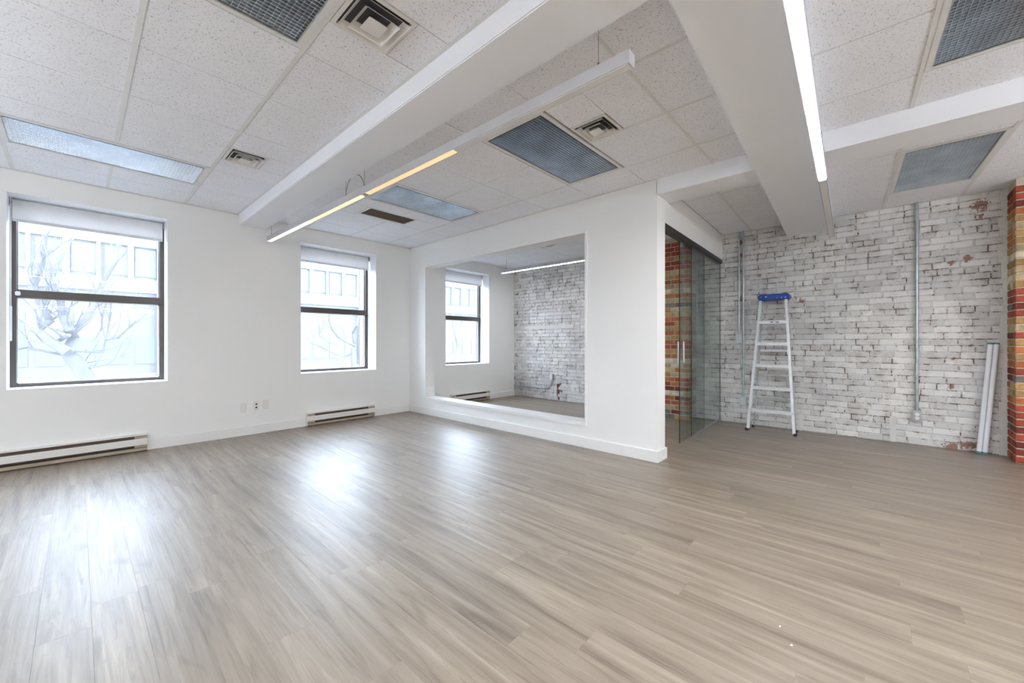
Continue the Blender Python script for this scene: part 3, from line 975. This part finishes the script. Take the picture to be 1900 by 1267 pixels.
# ------------------------------------------------------------------ air vents
def vent(label, rect, seen=True):
    x0, x1, y0, y1 = rect
    cx, cy = (x0 + x1) / 2, (y0 + y1) / 2
    root = thing('air_vent', label, 'air vent', (cx, cy, H), 'square ceiling air vents')
    hx, hy_ = (x1 - x0) / 2 - 0.003, (y1 - y0) / 2 - 0.003
    obj('vent_flange', MB().frame(cx - hx, cx + hx, cy - hy_, cy + hy_, H - 0.004, H + 0.010, 0.020), M['vent'], root)
    obj('vent_throat', MB().box(cx - hx + 0.02, cx + hx - 0.02, cy - hy_ + 0.02, cy + hy_ - 0.02, H + 0.0105, H + 0.0115), M['throat'], root)
    s = min(hx, hy_) - 0.020
    def ring(a, b, za, zb):
        vs = []
        for h_, z in ((a, za), (b, zb), (b - 0.004, zb + 0.003), (a - 0.004, za + 0.003)):
            vs += [(cx - h_, cy - h_, z), (cx + h_, cy - h_, z), (cx + h_, cy + h_, z), (cx - h_, cy + h_, z)]
        fs = []
        for lv in range(3):
            for i in range(4):
                j = (i + 1) % 4
                fs.append((lv * 4 + i, lv * 4 + j, lv * 4 + 4 + j, lv * 4 + 4 + i))
        return MB().add(vs, fs)
    for (a, b, za, zb) in ((s * 0.80, s * 0.99, H + 0.009, H - 0.018), (s * 0.50, s * 0.70, H + 0.004, H - 0.024)):
        obj('vent_louvre', ring(a, b, za, zb), M['vent'], root)
    c_ = s * 0.38
    vs = [(cx - c_ * .5, cy - c_ * .5, H + 0.0), (cx + c_ * .5, cy - c_ * .5, H + 0.0), (cx + c_ * .5, cy + c_ * .5, H + 0.0), (cx - c_ * .5, cy + c_ * .5, H + 0.0),
          (cx - c_, cy - c_, H - 0.026), (cx + c_, cy - c_, H - 0.026), (cx + c_, cy + c_, H - 0.026), (cx - c_, cy + c_, H - 0.026)]
    obj('vent_centre', MB().add(vs, [(0, 1, 2, 3), (7, 6, 5, 4), (0, 4, 5, 1), (1, 5, 6, 2), (2, 6, 7, 3), (3, 7, 4, 0)]), M['vent'], root)
vent('large square air vent at the top edge beside the beam', VT)
vent('small square air vent left of the beam near the windows', VL)
vent('square air vent between the beams right of the dark louvre light', VC)
vent('square air vent on the ceiling of the small room', VA)

g_ = thing('return_grille', 'dark brown return air grille in a white ceiling frame', 'air grille', ((GR[0] + GR[1]) / 2, (GR[2] + GR[3]) / 2, H))
obj('grille_frame', MB().frame(GR[0], GR[1], GR[2], GR[3], H - 0.003, H + 0.011, 0.024), M['vent'], g_)
mb = MB().box(GR[0] + 0.024, GR[1] - 0.024, GR[2] + 0.024, GR[3] - 0.024, H + 0.004, H + 0.010)
obj('filter', mb, M['grille'], g_)
mb = MB()
nn = 30
for i in range(1, nn):
    x = GR[0] + 0.024 + (GR[1] - GR[0] - 0.048) * i / nn
    mb.box(x - 0.002, x + 0.002, GR[2] + 0.024, GR[3] - 0.024, H + 0.001, H + 0.005)
obj('grille_bars', mb, M['grille'], g_)

# ------------------------------------------------------------------ strip lamps
def strip(name, label, a, b, z, segs, w=0.056, h=0.060, cables=(), group=None, up=None):
    """housing from a=(x,y) to b=(x,y), underside at z; segs = [(t0, t1, material key)]"""
    a = Vector((a[0], a[1], 0)); b = Vector((b[0], b[1], 0))
    t = (b - a); ln = t.length; t.normalize(); s = Vector((-t.y, t.x, 0))
    root = thing(name, label, 'strip light', ((a.x + b.x) / 2, (a.y + b.y) / 2, z), group)
    def bx(mb, t0, t1, s0, s1, z0, z1):
        vs = []
        for zz in (z0, z1):
            for (tt, ss) in ((t0, s0), (t1, s0), (t1, s1), (t0, s1)):
                q = a + t * tt + s * ss
                vs.append((q.x, q.y, zz))
        return mb.add(vs, [(0, 3, 2, 1), (4, 5, 6, 7), (0, 1, 5, 4), (1, 2, 6, 5), (2, 3, 7, 6), (3, 0, 4, 7)])
    mb = MB()
    bx(mb, 0, ln, -w / 2, -w / 2 + 0.004, z, z + h)
    bx(mb, 0, ln, w / 2 - 0.004, w / 2, z, z + h)
    bx(mb, 0, ln, -w / 2 + 0.004, w / 2 - 0.004, z + h - 0.006, z + h)
    obj('lamp_housing', mb, M['housing'], root)
    for (t0, t1) in ((0, 0.005), (ln - 0.005, ln)):
        obj('end_cap', bx(MB(), t0 - 0.002, t1 + 0.002, -w / 2 - 0.001, w / 2 + 0.001, z - 0.002, z + h + 0.001), M['housing'], root)
    for (t0, t1, key) in segs:
        obj('lens', bx(MB(), t0 * ln + 0.006, t1 * ln - 0.006, -w / 2 + 0.005, w / 2 - 0.005, z - 0.003, z + 0.012), M[key], root, bevel=0.002)
    if up:
        obj('fill_upper_lens', bx(MB(), 0.01, ln - 0.01, -w / 2 + 0.006, w / 2 - 0.006, z + h, z + h + 0.004), M[up], root)  # uplight, only on the added fill lamps
    for (tt, top) in cables:
        q = a + t * (tt * ln)
        c_ = obj('suspension_cable', MB().tube([(q.x, q.y, z + h), (q.x, q.y, top)], 0.0016, 6), M['cable'], root)
        obj('cable_gripper', MB().tube([(q.x, q.y, z + h), (q.x, q.y, z + h + 0.03)], 0.005, 8), M['cable'], c_)
    return root, a, t, ln
root, a_, t_, ln_ = strip('pendant_strip_light', 'long hanging strip lamp, its far half glowing warm', (1.712, 0.826), (1.638, 5.655), 2.430,
      [(0.0, 0.256, 'diff_off'), (0.256, 0.495, 'lens_warm'), (0.512, 0.74, 'lens_cream'), (0.74, 1.0, 'lens_white')],
      cables=((0.035, H), (0.505, H), (0.575, H), (0.985, H)))
q0 = a_ + t_ * (ln_ * 0.505); q1 = a_ + t_ * (ln_ * 0.575)
pts = []
for k in range(13):
    u = k / 12
    q = q0.lerp(q1, u)
    pts.append((q.x + 0.012 * math.sin(u * 6), q.y, 2.50 + 0.155 * math.sin(math.pi * u) ** 0.8))
obj('power_cord', MB().tube(pts, 0.003, 6), M['cable'], root)

d2 = math.atan(0.0428)
strip('beam_strip_light', 'bright strip lamp hanging along the wide beam', (-3.0, 0.045), (6.20, 0.395), 2.432,
      [(0.0, 0.24, 'lens_bright'), (0.24, 0.50, 'lens_bright'), (0.50, 0.625, 'lens_bright'), (0.625, 0.752, 'lens_bright'), (0.755, 1.0, 'diff_off')],
      cables=((0.50, BZ2), (0.76, BZ2), (0.97, BZ2)))
strip('alcove_strip_light', 'white lit strip lamp in the small room by the brick wall', (5.40, 5.20), (5.425, 2.95), 2.448,
      [(0.0, 0.5, 'lens_alcove'), (0.5, 1.0, 'lens_alcove')], cables=((0.05, H), (0.95, H)))
strip('rear_fill_light', 'added fill lamp behind the viewpoint, out of view', (-1.6, -3.2), (5.2, -2.9), 1.98,  # unseen lamp added behind the camera to brighten room and ceiling
      [(0.0, 0.5, 'lens_bright'), (0.5, 1.0, 'lens_bright')], cables=((0.05, H - 0.01), (0.95, H - 0.01)), up='fill_up')
strip('side_fill_light', 'added fill lamp left of the viewpoint, out of view', (-1.55, -1.6), (-1.60, 4.6), 1.98,  # second added lamp, outside the view, fills from the left
      [(0.0, 0.5, 'fill_side'), (0.5, 1.0, 'fill_side')], cables=((0.05, H - 0.01), (0.95, H - 0.01)), up='fill_up_side')

# ------------------------------------------------------------------ sliding glass door
gd = thing('glass_door_panel', 'frameless sliding glass door panel with a steel pull, slid open', 'glass door', (5.1, hy(5.1) + 0.06, 0))
fx = thing('glass_side_panel', 'fixed glass panel with a bottom rail beside the brick wall', 'glass panel', (5.6, hy(5.6) + 0.03, 0))
def glass_panel(root, xa, xb, dy, z0, z1):
    t = 0.010
    ya, yb = hy(xa) + dy, hy(xb) + dy
    obj('glass_sheet', MB().prism([(xa + 0.003, ya), (xb - 0.003, yb), (xb - 0.003, yb + t), (xa + 0.003, ya + t)], z0, z1), M['dglass'], root)
    for x, y in ((xa, ya), (xb - 0.003, yb)):
        obj('glass_edge', MB().box(x, x + 0.003, y, y + t, z0, z1), M['glass_edge'], root)
glass_panel(gd, 4.620, 5.640, 0.052, 0.008, 2.335)
glass_panel(fx, 4.965, B - 0.012, 0.022, 0.030, 2.335)
obj('bottom_rail', MB().prism([(4.965, hy(4.965) + 0.012), (B - 0.012, hy(B) + 0.012), (B - 0.012, hy(B) + 0.044), (4.965, hy(4.965) + 0.044)], 0.0, 0.032), M['chrome'], fx)
for x in (4.70, 5.54):
    obj('door_clamp', MB().box(x - 0.030, x + 0.030, hy(x) + 0.044, hy(x) + 0.070, 2.250, 2.315), M['chrome'], gd, bevel=0.004)
for s in (-1, 1):
    yy = hy(4.675) + 0.057 + s * 0.030
    hd = obj('pull_handle', MB().tube([(4.675, yy, 0.925), (4.675, yy, 1.165)], 0.010, 12), M['chrome'], gd, smooth=True)
    for z in (0.955, 1.135):
        obj('standoff', MB().tube([(4.675, hy(4.675) + 0.057, z), (4.675, yy, z)], 0.006, 8), M['chrome'], hd)
struct('trim_5', MB().prism([(PB, hy(PB) + 0.002), (B - 0.002, hy(B) + 0.002), (B - 0.002, hy(B) + 0.085), (PB, hy(PB) + 0.085)], 2.312, HZ + 0.001), M['track'], 'black sliding door track under the header')

# ------------------------------------------------------------------ conduits and boxes
def wall_box(root, y, z, w, h, kind, mat='steelbox'):
    obj('box_body', MB().box(B - 0.052, B, y - w / 2, y + w / 2, z - h / 2, z + h / 2), M[mat], root, bevel=0.005)
    pl = obj('cover_plate', MB().box(B - 0.058, B - 0.051, y - w / 2 - 0.003, y + w / 2 + 0.003, z - h / 2 - 0.003, z + h / 2 + 0.003), M['steelbox'] if kind == 'steel_duplex' else M['dullplate'], root, bevel=0.003)
    if 'duplex' in kind:
        for s in (-1, 1):
            obj('receptacle', MB().tube([(B - 0.061, y, z + s * 0.021), (B - 0.056, y, z + s * 0.021)], 0.0175, 14), M['plastic'], pl)
            mb = MB()
            for q in (-1, 1):
                mb.box(B - 0.0616, B - 0.0606, y + q * 0.006 - 0.0012, y + q * 0.006 + 0.0012, z + s * 0.021 - 0.002, z + s * 0.021 + 0.007)
            obj('slot', mb, M['black'], pl)
    else:
        obj('toggle', MB().box(B - 0.068, B - 0.057, y - 0.005, y + 0.005, z - 0.004, z + 0.014), M['ivory'], pl, bevel=0.002)
def strap(root, y, z, r):
    obj('pipe_strap', MB().box(B - 0.002 - 2 * r - 0.012, B, y - r - 0.012, y + r + 0.002, z - 0.010, z + 0.010), M['galv'], root, bevel=0.003)
XC = B - 0.024
c1_ = thing('electrical_conduit', 'single grey steel conduit down to an outlet, right part of the brick wall', 'conduit', (B, -0.339, 0.27))
obj('pipe', MB().tube([(XC, -0.339, 0.39), (XC, -0.339, H)], 0.0135, 14), M['galv'], c1_, smooth=True)
for z in (2.53, 0.80):
    strap(c1_, -0.339, z, 0.0135)
obj('pipe_connector', MB().tube([(XC, -0.339, 0.385), (XC, -0.339, 0.415)], 0.019, 12), M['galv'], c1_)
wall_box(c1_, -0.339, 0.330, 0.072, 0.118, 'steel_duplex')
c2_ = thing('electrical_conduit', 'steel conduit ending at a white switch box left of the ladder', 'conduit', (B, 1.440, 1.15))
obj('pipe', MB().tube([(XC, 1.440, 1.26), (XC, 1.440, H)], 0.0115, 12), M['galv'], c2_, smooth=True)
strap(c2_, 1.440, 2.36, 0.0115)
wall_box(c2_, 1.436, 1.205, 0.078, 0.118, 'switch')
c3_ = thing('electrical_conduit', 'long steel conduit ending at a white outlet near the ladder foot', 'conduit', (B, 1.398, 0.26))
obj('pipe', MB().tube([(XC - 0.002, 1.385, 0.38), (XC - 0.002, 1.385, H)], 0.0115, 12), M['galv'], c3_, smooth=True)
for z in (2.36, 1.62):
    obj('pipe_strap', MB().box(B - 0.04, B, 1.360, 1.398, z - 0.010, z + 0.010), M['galv'], c3_, bevel=0.003)
wall_box(c3_, 1.388, 0.325, 0.078, 0.118, 'duplex')
c4_ = thing('electrical_conduit', 'low bent conduit with a small outlet box in the small room', 'conduit', (B, 5.2, 0.2))
pts = [(XC, W - 0.01, 0.222), (XC, 4.93, 0.222)]
for k in range(7):
    an = k / 6 * math.pi / 2
    pts.append((XC, 4.93 - 0.16 * math.sin(an), 0.222 + 0.16 * (1 - math.cos(an))))
pts.append((XC, 4.77, 0.42))
obj('pipe', MB().tube(pts, 0.0115, 10), M['galv'], c4_, smooth=True)
wall_box(c4_, 4.760, 0.465, 0.072, 0.112, 'duplex')

# ------------------------------------------------------------------ step ladder
ld = thing('step_ladder', 'aluminium step ladder with a blue cap leaning on the brick wall', 'ladder', (6.1, 0.99, 0.0))
FT = {'l': Vector((5.960, 1.255, 0.0)), 'r': Vector((5.965, 0.732, 0.0))}
TP = {'l': Vector((6.205, 1.150, 1.735)), 'r': Vector((6.205, 0.848, 1.735))}
RF = {'l': Vector((6.215, 1.235, 0.0)), 'r': Vector((6.215, 0.752, 0.0))}
RT = {'l': Vector((6.300, 1.135, 1.735)), 'r': Vector((6.300, 0.865, 1.735))}
def at(A, Bv, z):
    return A.lerp(Bv, (z - A.z) / (Bv.z - A.z))
for s in 'lr':
    a, b = at(FT[s], TP[s], 0.025), TP[s]
    sg = 1 if s == 'l' else -1
    mb = MB()
    mb.beam(a, b, 0.006, 0.062)                                   # web
    mb.beam(a + Vector((-0.030, -sg * 0.011, 0)), b + Vector((-0.030, -sg * 0.011, 0)), 0.027, 0.005)
    mb.beam(a + Vector((0.030, -sg * 0.011, 0)), b + Vector((0.030, -sg * 0.011, 0)), 0.027, 0.005)
    obj('front_rail', mb, M['alu'], ld)
    obj('foot', MB().box(a.x - 0.040, a.x + 0.036, a.y - 0.018, a.y + 0.018, 0.0, 0.034), M['rubber'], ld, bevel=0.005)
    a, b = at(RF[s], RT[s], 0.02), RT[s]
    mb = MB()
    mb.beam(a, b, 0.005, 0.034)
    mb.beam(a + Vector((-0.015, -sg * 0.009, 0)), b + Vector((-0.015, -sg * 0.009, 0)), 0.020, 0.004)
    obj('rear_rail', mb, M['alu_dk'], ld)
    obj('foot', MB().box(a.x - 0.022, a.x + 0.022, a.y - 0.014, a.y + 0.014, 0.0, 0.03), M['rubber'], ld, bevel=0.004)
steps = [0.285, 0.575, 0.865, 1.150, 1.435]
for z in steps:
    l, r = at(FT['l'], TP['l'], z), at(FT['r'], TP['r'], z)
    x0 = (l.x + r.x) / 2
    mb = MB()
    mb.box(x0 - 0.036, x0 + 0.045, r.y + 0.004, l.y - 0.004, z - 0.003, z)
    mb.box(x0 - 0.038, x0 - 0.034, r.y + 0.002, l.y - 0.002, z - 0.036, z + 0.001)
    mb.box(x0 + 0.042, x0 + 0.046, r.y + 0.004, l.y - 0.004, z - 0.026, z)
    for k in range(5):
        xx = x0 - 0.026 + k * 0.014
        mb.box(xx, xx + 0.004, r.y + 0.006, l.y - 0.006, z, z + 0.002)
    st = obj('step', mb, M['alu'], ld)
    for q in (l, r):
        sg = 1 if q.y > 1 else -1
        obj('rivet', MB().tube([(x0 - 0.001, q.y + sg * 0.002, z - 0.015), (x0 - 0.001, q.y + sg * 0.006, z - 0.015)], 0.006, 8), M['alu_dk'], st)
    if z == steps[-1]:
        for ya, yb in ((0.985, 1.025), (0.925, 0.965)):
            obj('warning_print', MB().box(x0 - 0.0390, x0 - 0.0381, ya, yb, z - 0.022, z - 0.012), M['black'], st)
for z in (1.385, 1.045, 0.72, 0.40):
    l, r = at(RF['l'], RT['l'], z), at(RF['r'], RT['r'], z)
    obj('rear_brace', MB().box(l.x - 0.014, l.x - 0.004, r.y, l.y, z - 0.014, z + 0.014), M['alu'] if z in (1.385, 1.045) else M['alu_dk'], ld, bevel=0.002)
for s in 'lr':
    sg = -1 if s == 'l' else 1
    q0 = at(FT[s], TP[s], 0.075); q1 = at(FT[s], TP[s], 0.262)
    obj('diagonal_brace', MB().beam(q0 + Vector((0.01, sg * 0.004, 0)), q1 + Vector((0.0, sg * 0.115, 0)), 0.020, 0.004, (1, 0, 0)), M['alu'], ld)
    q0 = at(RF[s], RT[s], 0.09); q1 = at(RF[s], RT[s], 0.385)
    obj('diagonal_brace', MB().beam(q0 + Vector((-0.012, sg * 0.004, 0)), q1 + Vector((-0.012, sg * 0.115, 0)), 0.018, 0.004, (1, 0, 0)), M['alu_dk'], ld)
    q0 = at(RF[s], RT[s], 1.275); q1 = at(RF[s], RT[s], 1.378)
    obj('corner_gusset', MB().beam(q0 + Vector((-0.020, sg * 0.004, 0)), q1 + Vector((-0.020, sg * 0.085, 0)), 0.020, 0.004, (1, 0, 0)), M['alu'], ld)
    a = at(FT[s], TP[s], 1.32); b = at(RF[s], RT[s], 1.28)
    obj('spreader_bar', MB().beam(a + Vector((0, -sg * 0.010, 0)), b + Vector((0, -sg * 0.010, 0)), 0.004, 0.018), M['alu_dk'], ld)
cap = obj('ladder_cap', MB().box(6.150, 6.345, 0.822, 1.172, 1.712, 1.790), M['blue'], ld, bevel=0.016, seg=3, label='blue moulded top cap')
mb = MB()
for (y, x, r_) in ((1.075, 6.1485, 0.008), (0.90, 6.1485, 0.006), (0.86, 6.1488, 0.007), (1.13, 6.1488, 0.004), (0.95, 6.1488, 0.004)):
    mb.tube([(x, y, 1.755 - 0.02 * (y < 0.97)), (x + 0.003, y, 1.755 - 0.02 * (y < 0.97))], r_, 10)
obj('paint_spot', mb, M['flake'], cap)

# ------------------------------------------------------------------ spare fluorescent tubes
for i, (dy, lab) in enumerate(((0.0, 'spare fluorescent tube leaning in the corner, the one nearer the brick pier'), (0.0405, 'spare fluorescent tube leaning in the corner, the one nearer the conduit'))):
    ft = thing('fluorescent_tube', lab, 'lamp tube', (6.30, -0.822 + dy, 0.0), 'spare tubes leaning in the corner')
    a = Vector((6.292 + 0.004 * i, -0.824 + dy, 0.002)); b = Vector((6.352, -0.912 + dy, 1.165))
    t = (b - a).normalized()
    obj('tube_body', MB().tube([a + t * 0.03, b - t * 0.03], 0.0195, 16), M['tube_glass'], ft, smooth=True)
    for (q, d) in ((a + t * 0.012, 1), (b - t * 0.012, -1)):
        e_ = obj('end_cap', MB().tube([q, q + t * (0.018 * d)], 0.0202, 16), M['teal'], ft, smooth=True)
        mb = MB()
        for s in (-1, 1):
            mb.tube([q + Vector((0, s * 0.006, 0)), q + Vector((0, s * 0.006, 0)) - t * (0.010 * d)], 0.0012, 6)
        obj('pin', mb, M['chrome'], e_)

# ------------------------------------------------------------------ paint flakes on the floor
mb = MB()
for (x, y) in ((1.94, 0.29), (1.62, -0.66), (1.74, -0.72), (1.68, -0.60), (1.60, -0.76), (1.85, 0.24), (2.30, -0.60)):
    r = 0.006
    mb.prism([(x + random.uniform(.5, 1) * r * math.cos(k * 1.257) * 1.4, y + random.uniform(.4, 1) * r * math.sin(k * 1.257)) for k in range(5)], 0.0003, 0.0018)
obj('paint_flakes', mb, M['flake'], None, kind='stuff', label='tiny white paint flakes scattered on the floor at right', category='debris')

# ------------------------------------------------------------------ outside
GZ = -4.2
obj('street', MB().box(-60, 60, W + 0.6, 70, GZ - 0.2, GZ), M['street'], None, kind='structure', label='pale street below the windows')
bd = thing('office_building', 'hazy pale office building across the street', 'building', (6, 21, GZ))
FY = 20.0
obj('facade', MB().box(-14, 26, FY, FY + 8, GZ, 5.1), M['facade'], bd)
for z0, z1 in ((2.95, 3.45), (4.62, 5.2), (-0.6, 0.0)):
    obj('facade_band', MB().box(-14, 26, FY - 0.12, FY, z0, z1), M['facade_lt'], bd)
for rowz in (3.55, 0.35, -2.6):
    x = -13.4
    while x < 25.5:
        wn = obj('facade_window', MB().box(x, x + 0.62, FY - 0.03, FY + 0.05, rowz, rowz + 1.0), M['facade_win'], bd)
        x += 0.78
x = -13.6
k = 0
while x < 26:
    obj('mullion', MB().box(x, x + (0.16 if k % 2 else 0.10), FY - 0.14, FY, 3.45, 4.62), M['facade_lt'], bd)
    x += 0.78; k += 1
obj('facade_pier', MB().box(9.9, 11.0, FY - 0.25, FY, GZ, 5.3), M['facade_tan'], bd)
obj('facade_pier', MB().box(2.0, 3.0, FY - 0.25, FY, GZ, 5.3), M['facade_tan'], bd)

def pix(u, v, Y):
    """point at depth Y behind the window wall that the bare tree limbs reach"""
    fw = Vector((math.cos(YAW), math.sin(YAW), 0)); rt = Vector((math.sin(YAW), -math.cos(YAW), 0))
    d = fw + rt * ((u - 950) / F_PX) + Vector((0, 0, 1)) * ((633.5 - v) / F_PX)
    return Vector((0, 0, CAM_H)) + d * (Y / d.y)
def grow(mb, p, d, ln, r, lev):
    q = p.copy(); pts = [q.copy()]; rs = [r]
    for k in range(4):
        d = (d + Vector((random.uniform(-.35, .35), random.uniform(-.35, .35), random.uniform(-.15, .35)))).normalized()
        q = q + d * (ln / 4); pts.append(q.copy()); rs.append(r * (1 - 0.17 * (k + 1)))
        if lev > 0 and random.random() < 0.85:
            dd = (d + Vector((random.uniform(-1, 1), random.uniform(-1, 1), random.uniform(-.5, .8)))).normalized()
            grow(mb, q.copy(), dd, ln * random.uniform(.5, .75), rs[-1] * 0.55, lev - 1)
    mb.tube(pts, rs, 5)
def tree(label, limbs, base, twigs, lev=2):
    root = thing('bare_tree', label, 'tree', base, 'bare street trees')
    tr_ = MB(); br2 = MB()
    for i, (pts, r0, r1) in enumerate(limbs):
        n = len(pts)
        (tr_ if i == 0 else br2).tube(pts, [r0 + (r1 - r0) * k / (n - 1) for k in range(n)], 8)
        if i > 0:
            for k in range(1, n):
                for _ in range(twigs):
                    d = (pts[k] - pts[k - 1]).normalized() + Vector((random.uniform(-.8, .8), random.uniform(-.8, .8), random.uniform(-.2, .9)))
                    s = random.random()
                    grow(br2, pts[k - 1].lerp(pts[k], s), d.normalized(), random.uniform(.5, 1.0), max(0.008, r1 * 0.6), lev)
    obj('trunk', tr_, M['bark'], root, smooth=True)
    obj('branches', br2, M['bark'], root, smooth=True)
def Q(lst, Y, s=5.94, ox=0, oy=550, amp=0.25):
    return [pix(ox + a / s, oy + b / s, Y + random.uniform(-amp, amp)) for a, b in lst]
Y1 = 10.0
b1 = pix(165, 705, Y1)
tk = [Vector((b1.x + 0.25, Y1, GZ)), Vector((b1.x + 0.12, Y1, -1.5)), b1] + Q([(800, 680), (740, 610)], Y1, amp=0.05)
limbs = [(tk, 0.17, 0.085)]
for l, r0, r1 in (([(740, 610), (560, 500), (400, 370), (550, 270), (450, 90), (380, -120), (470, -350), (500, -660)], 0.075, 0.03),
                  ([(740, 610), (815, 450), (780, 380), (690, 220), (670, 60), (600, -140), (560, -300)], 0.08, 0.03),
                  ([(790, 395), (930, 280), (1050, 80), (1150, -180), (1290, -400), (1300, -620)], 0.06, 0.02),
                  ([(590, 515), (760, 425)], 0.035, 0.03),
                  ([(760, 600), (1130, 610), (1170, 480), (1300, 460), (1500, 270), (1600, 120)], 0.022, 0.012),
                  ([(1170, 480), (1210, 270), (1230, 60)], 0.016, 0.01),
                  ([(950, 590), (1120, 360), (1130, 200)], 0.016, 0.01),
                  ([(860, 700), (1000, 790), (1200, 740), (1380, 640)], 0.02, 0.01),
                  ([(690, 640), (480, 600), (300, 560), (120, 600)], 0.025, 0.012)):
    limbs.append((Q(l, Y1), r0, r1))
tree('bare branched tree outside the leftmost window', limbs, (tk[0].x, Y1, GZ), 2)
Y2 = 10.5
b2 = pix(657, 694, Y2)
tk = [Vector((b2.x + 0.1, Y2, GZ)), Vector((b2.x, Y2, -1.2)), b2, pix(655, 645, Y2)]
limbs = [(tk, 0.13, 0.06)]
s2 = 5.07
for l, r0, r1 in (([(550, 970), (480, 940), (390, 890), (340, 820), (300, 720)], 0.04, 0.014), ([(545, 990), (500, 1060), (390, 1060), (270, 1000), (130, 940)], 0.035, 0.012),
                  ([(550, 980), (530, 850), (570, 780), (600, 600)], 0.045, 0.015), ([(400, 970), (300, 940), (220, 880), (210, 780)], 0.02, 0.01)):
    limbs.append((Q(l, Y2, s2, 550, 450), r0, r1))
tree('bare tree outside the window left of the partition', limbs, (tk[0].x, Y2, GZ), 2)
Y3 = 11.0
b3 = pix(842, 690, Y3)
tk = [Vector((b3.x, Y3, GZ)), Vector((b3.x, Y3, -1.2)), b3, pix(850, 640, Y3)]
limbs = [(tk, 0.15, 0.07)]
for l, r0, r1 in (([(850, 640), (858, 590), (862, 540), (870, 500)], 0.06, 0.02), ([(848, 650), (870, 620), (890, 600)], 0.03, 0.012), ([(848, 640), (838, 590), (842, 530)], 0.035, 0.014)):
    limbs.append(([pix(a, b, Y3 + random.uniform(-.2, .2)) for a, b in l], r0, r1))
tree('bare tree outside the window of the small room', limbs, (tk[0].x, Y3, GZ), 2)
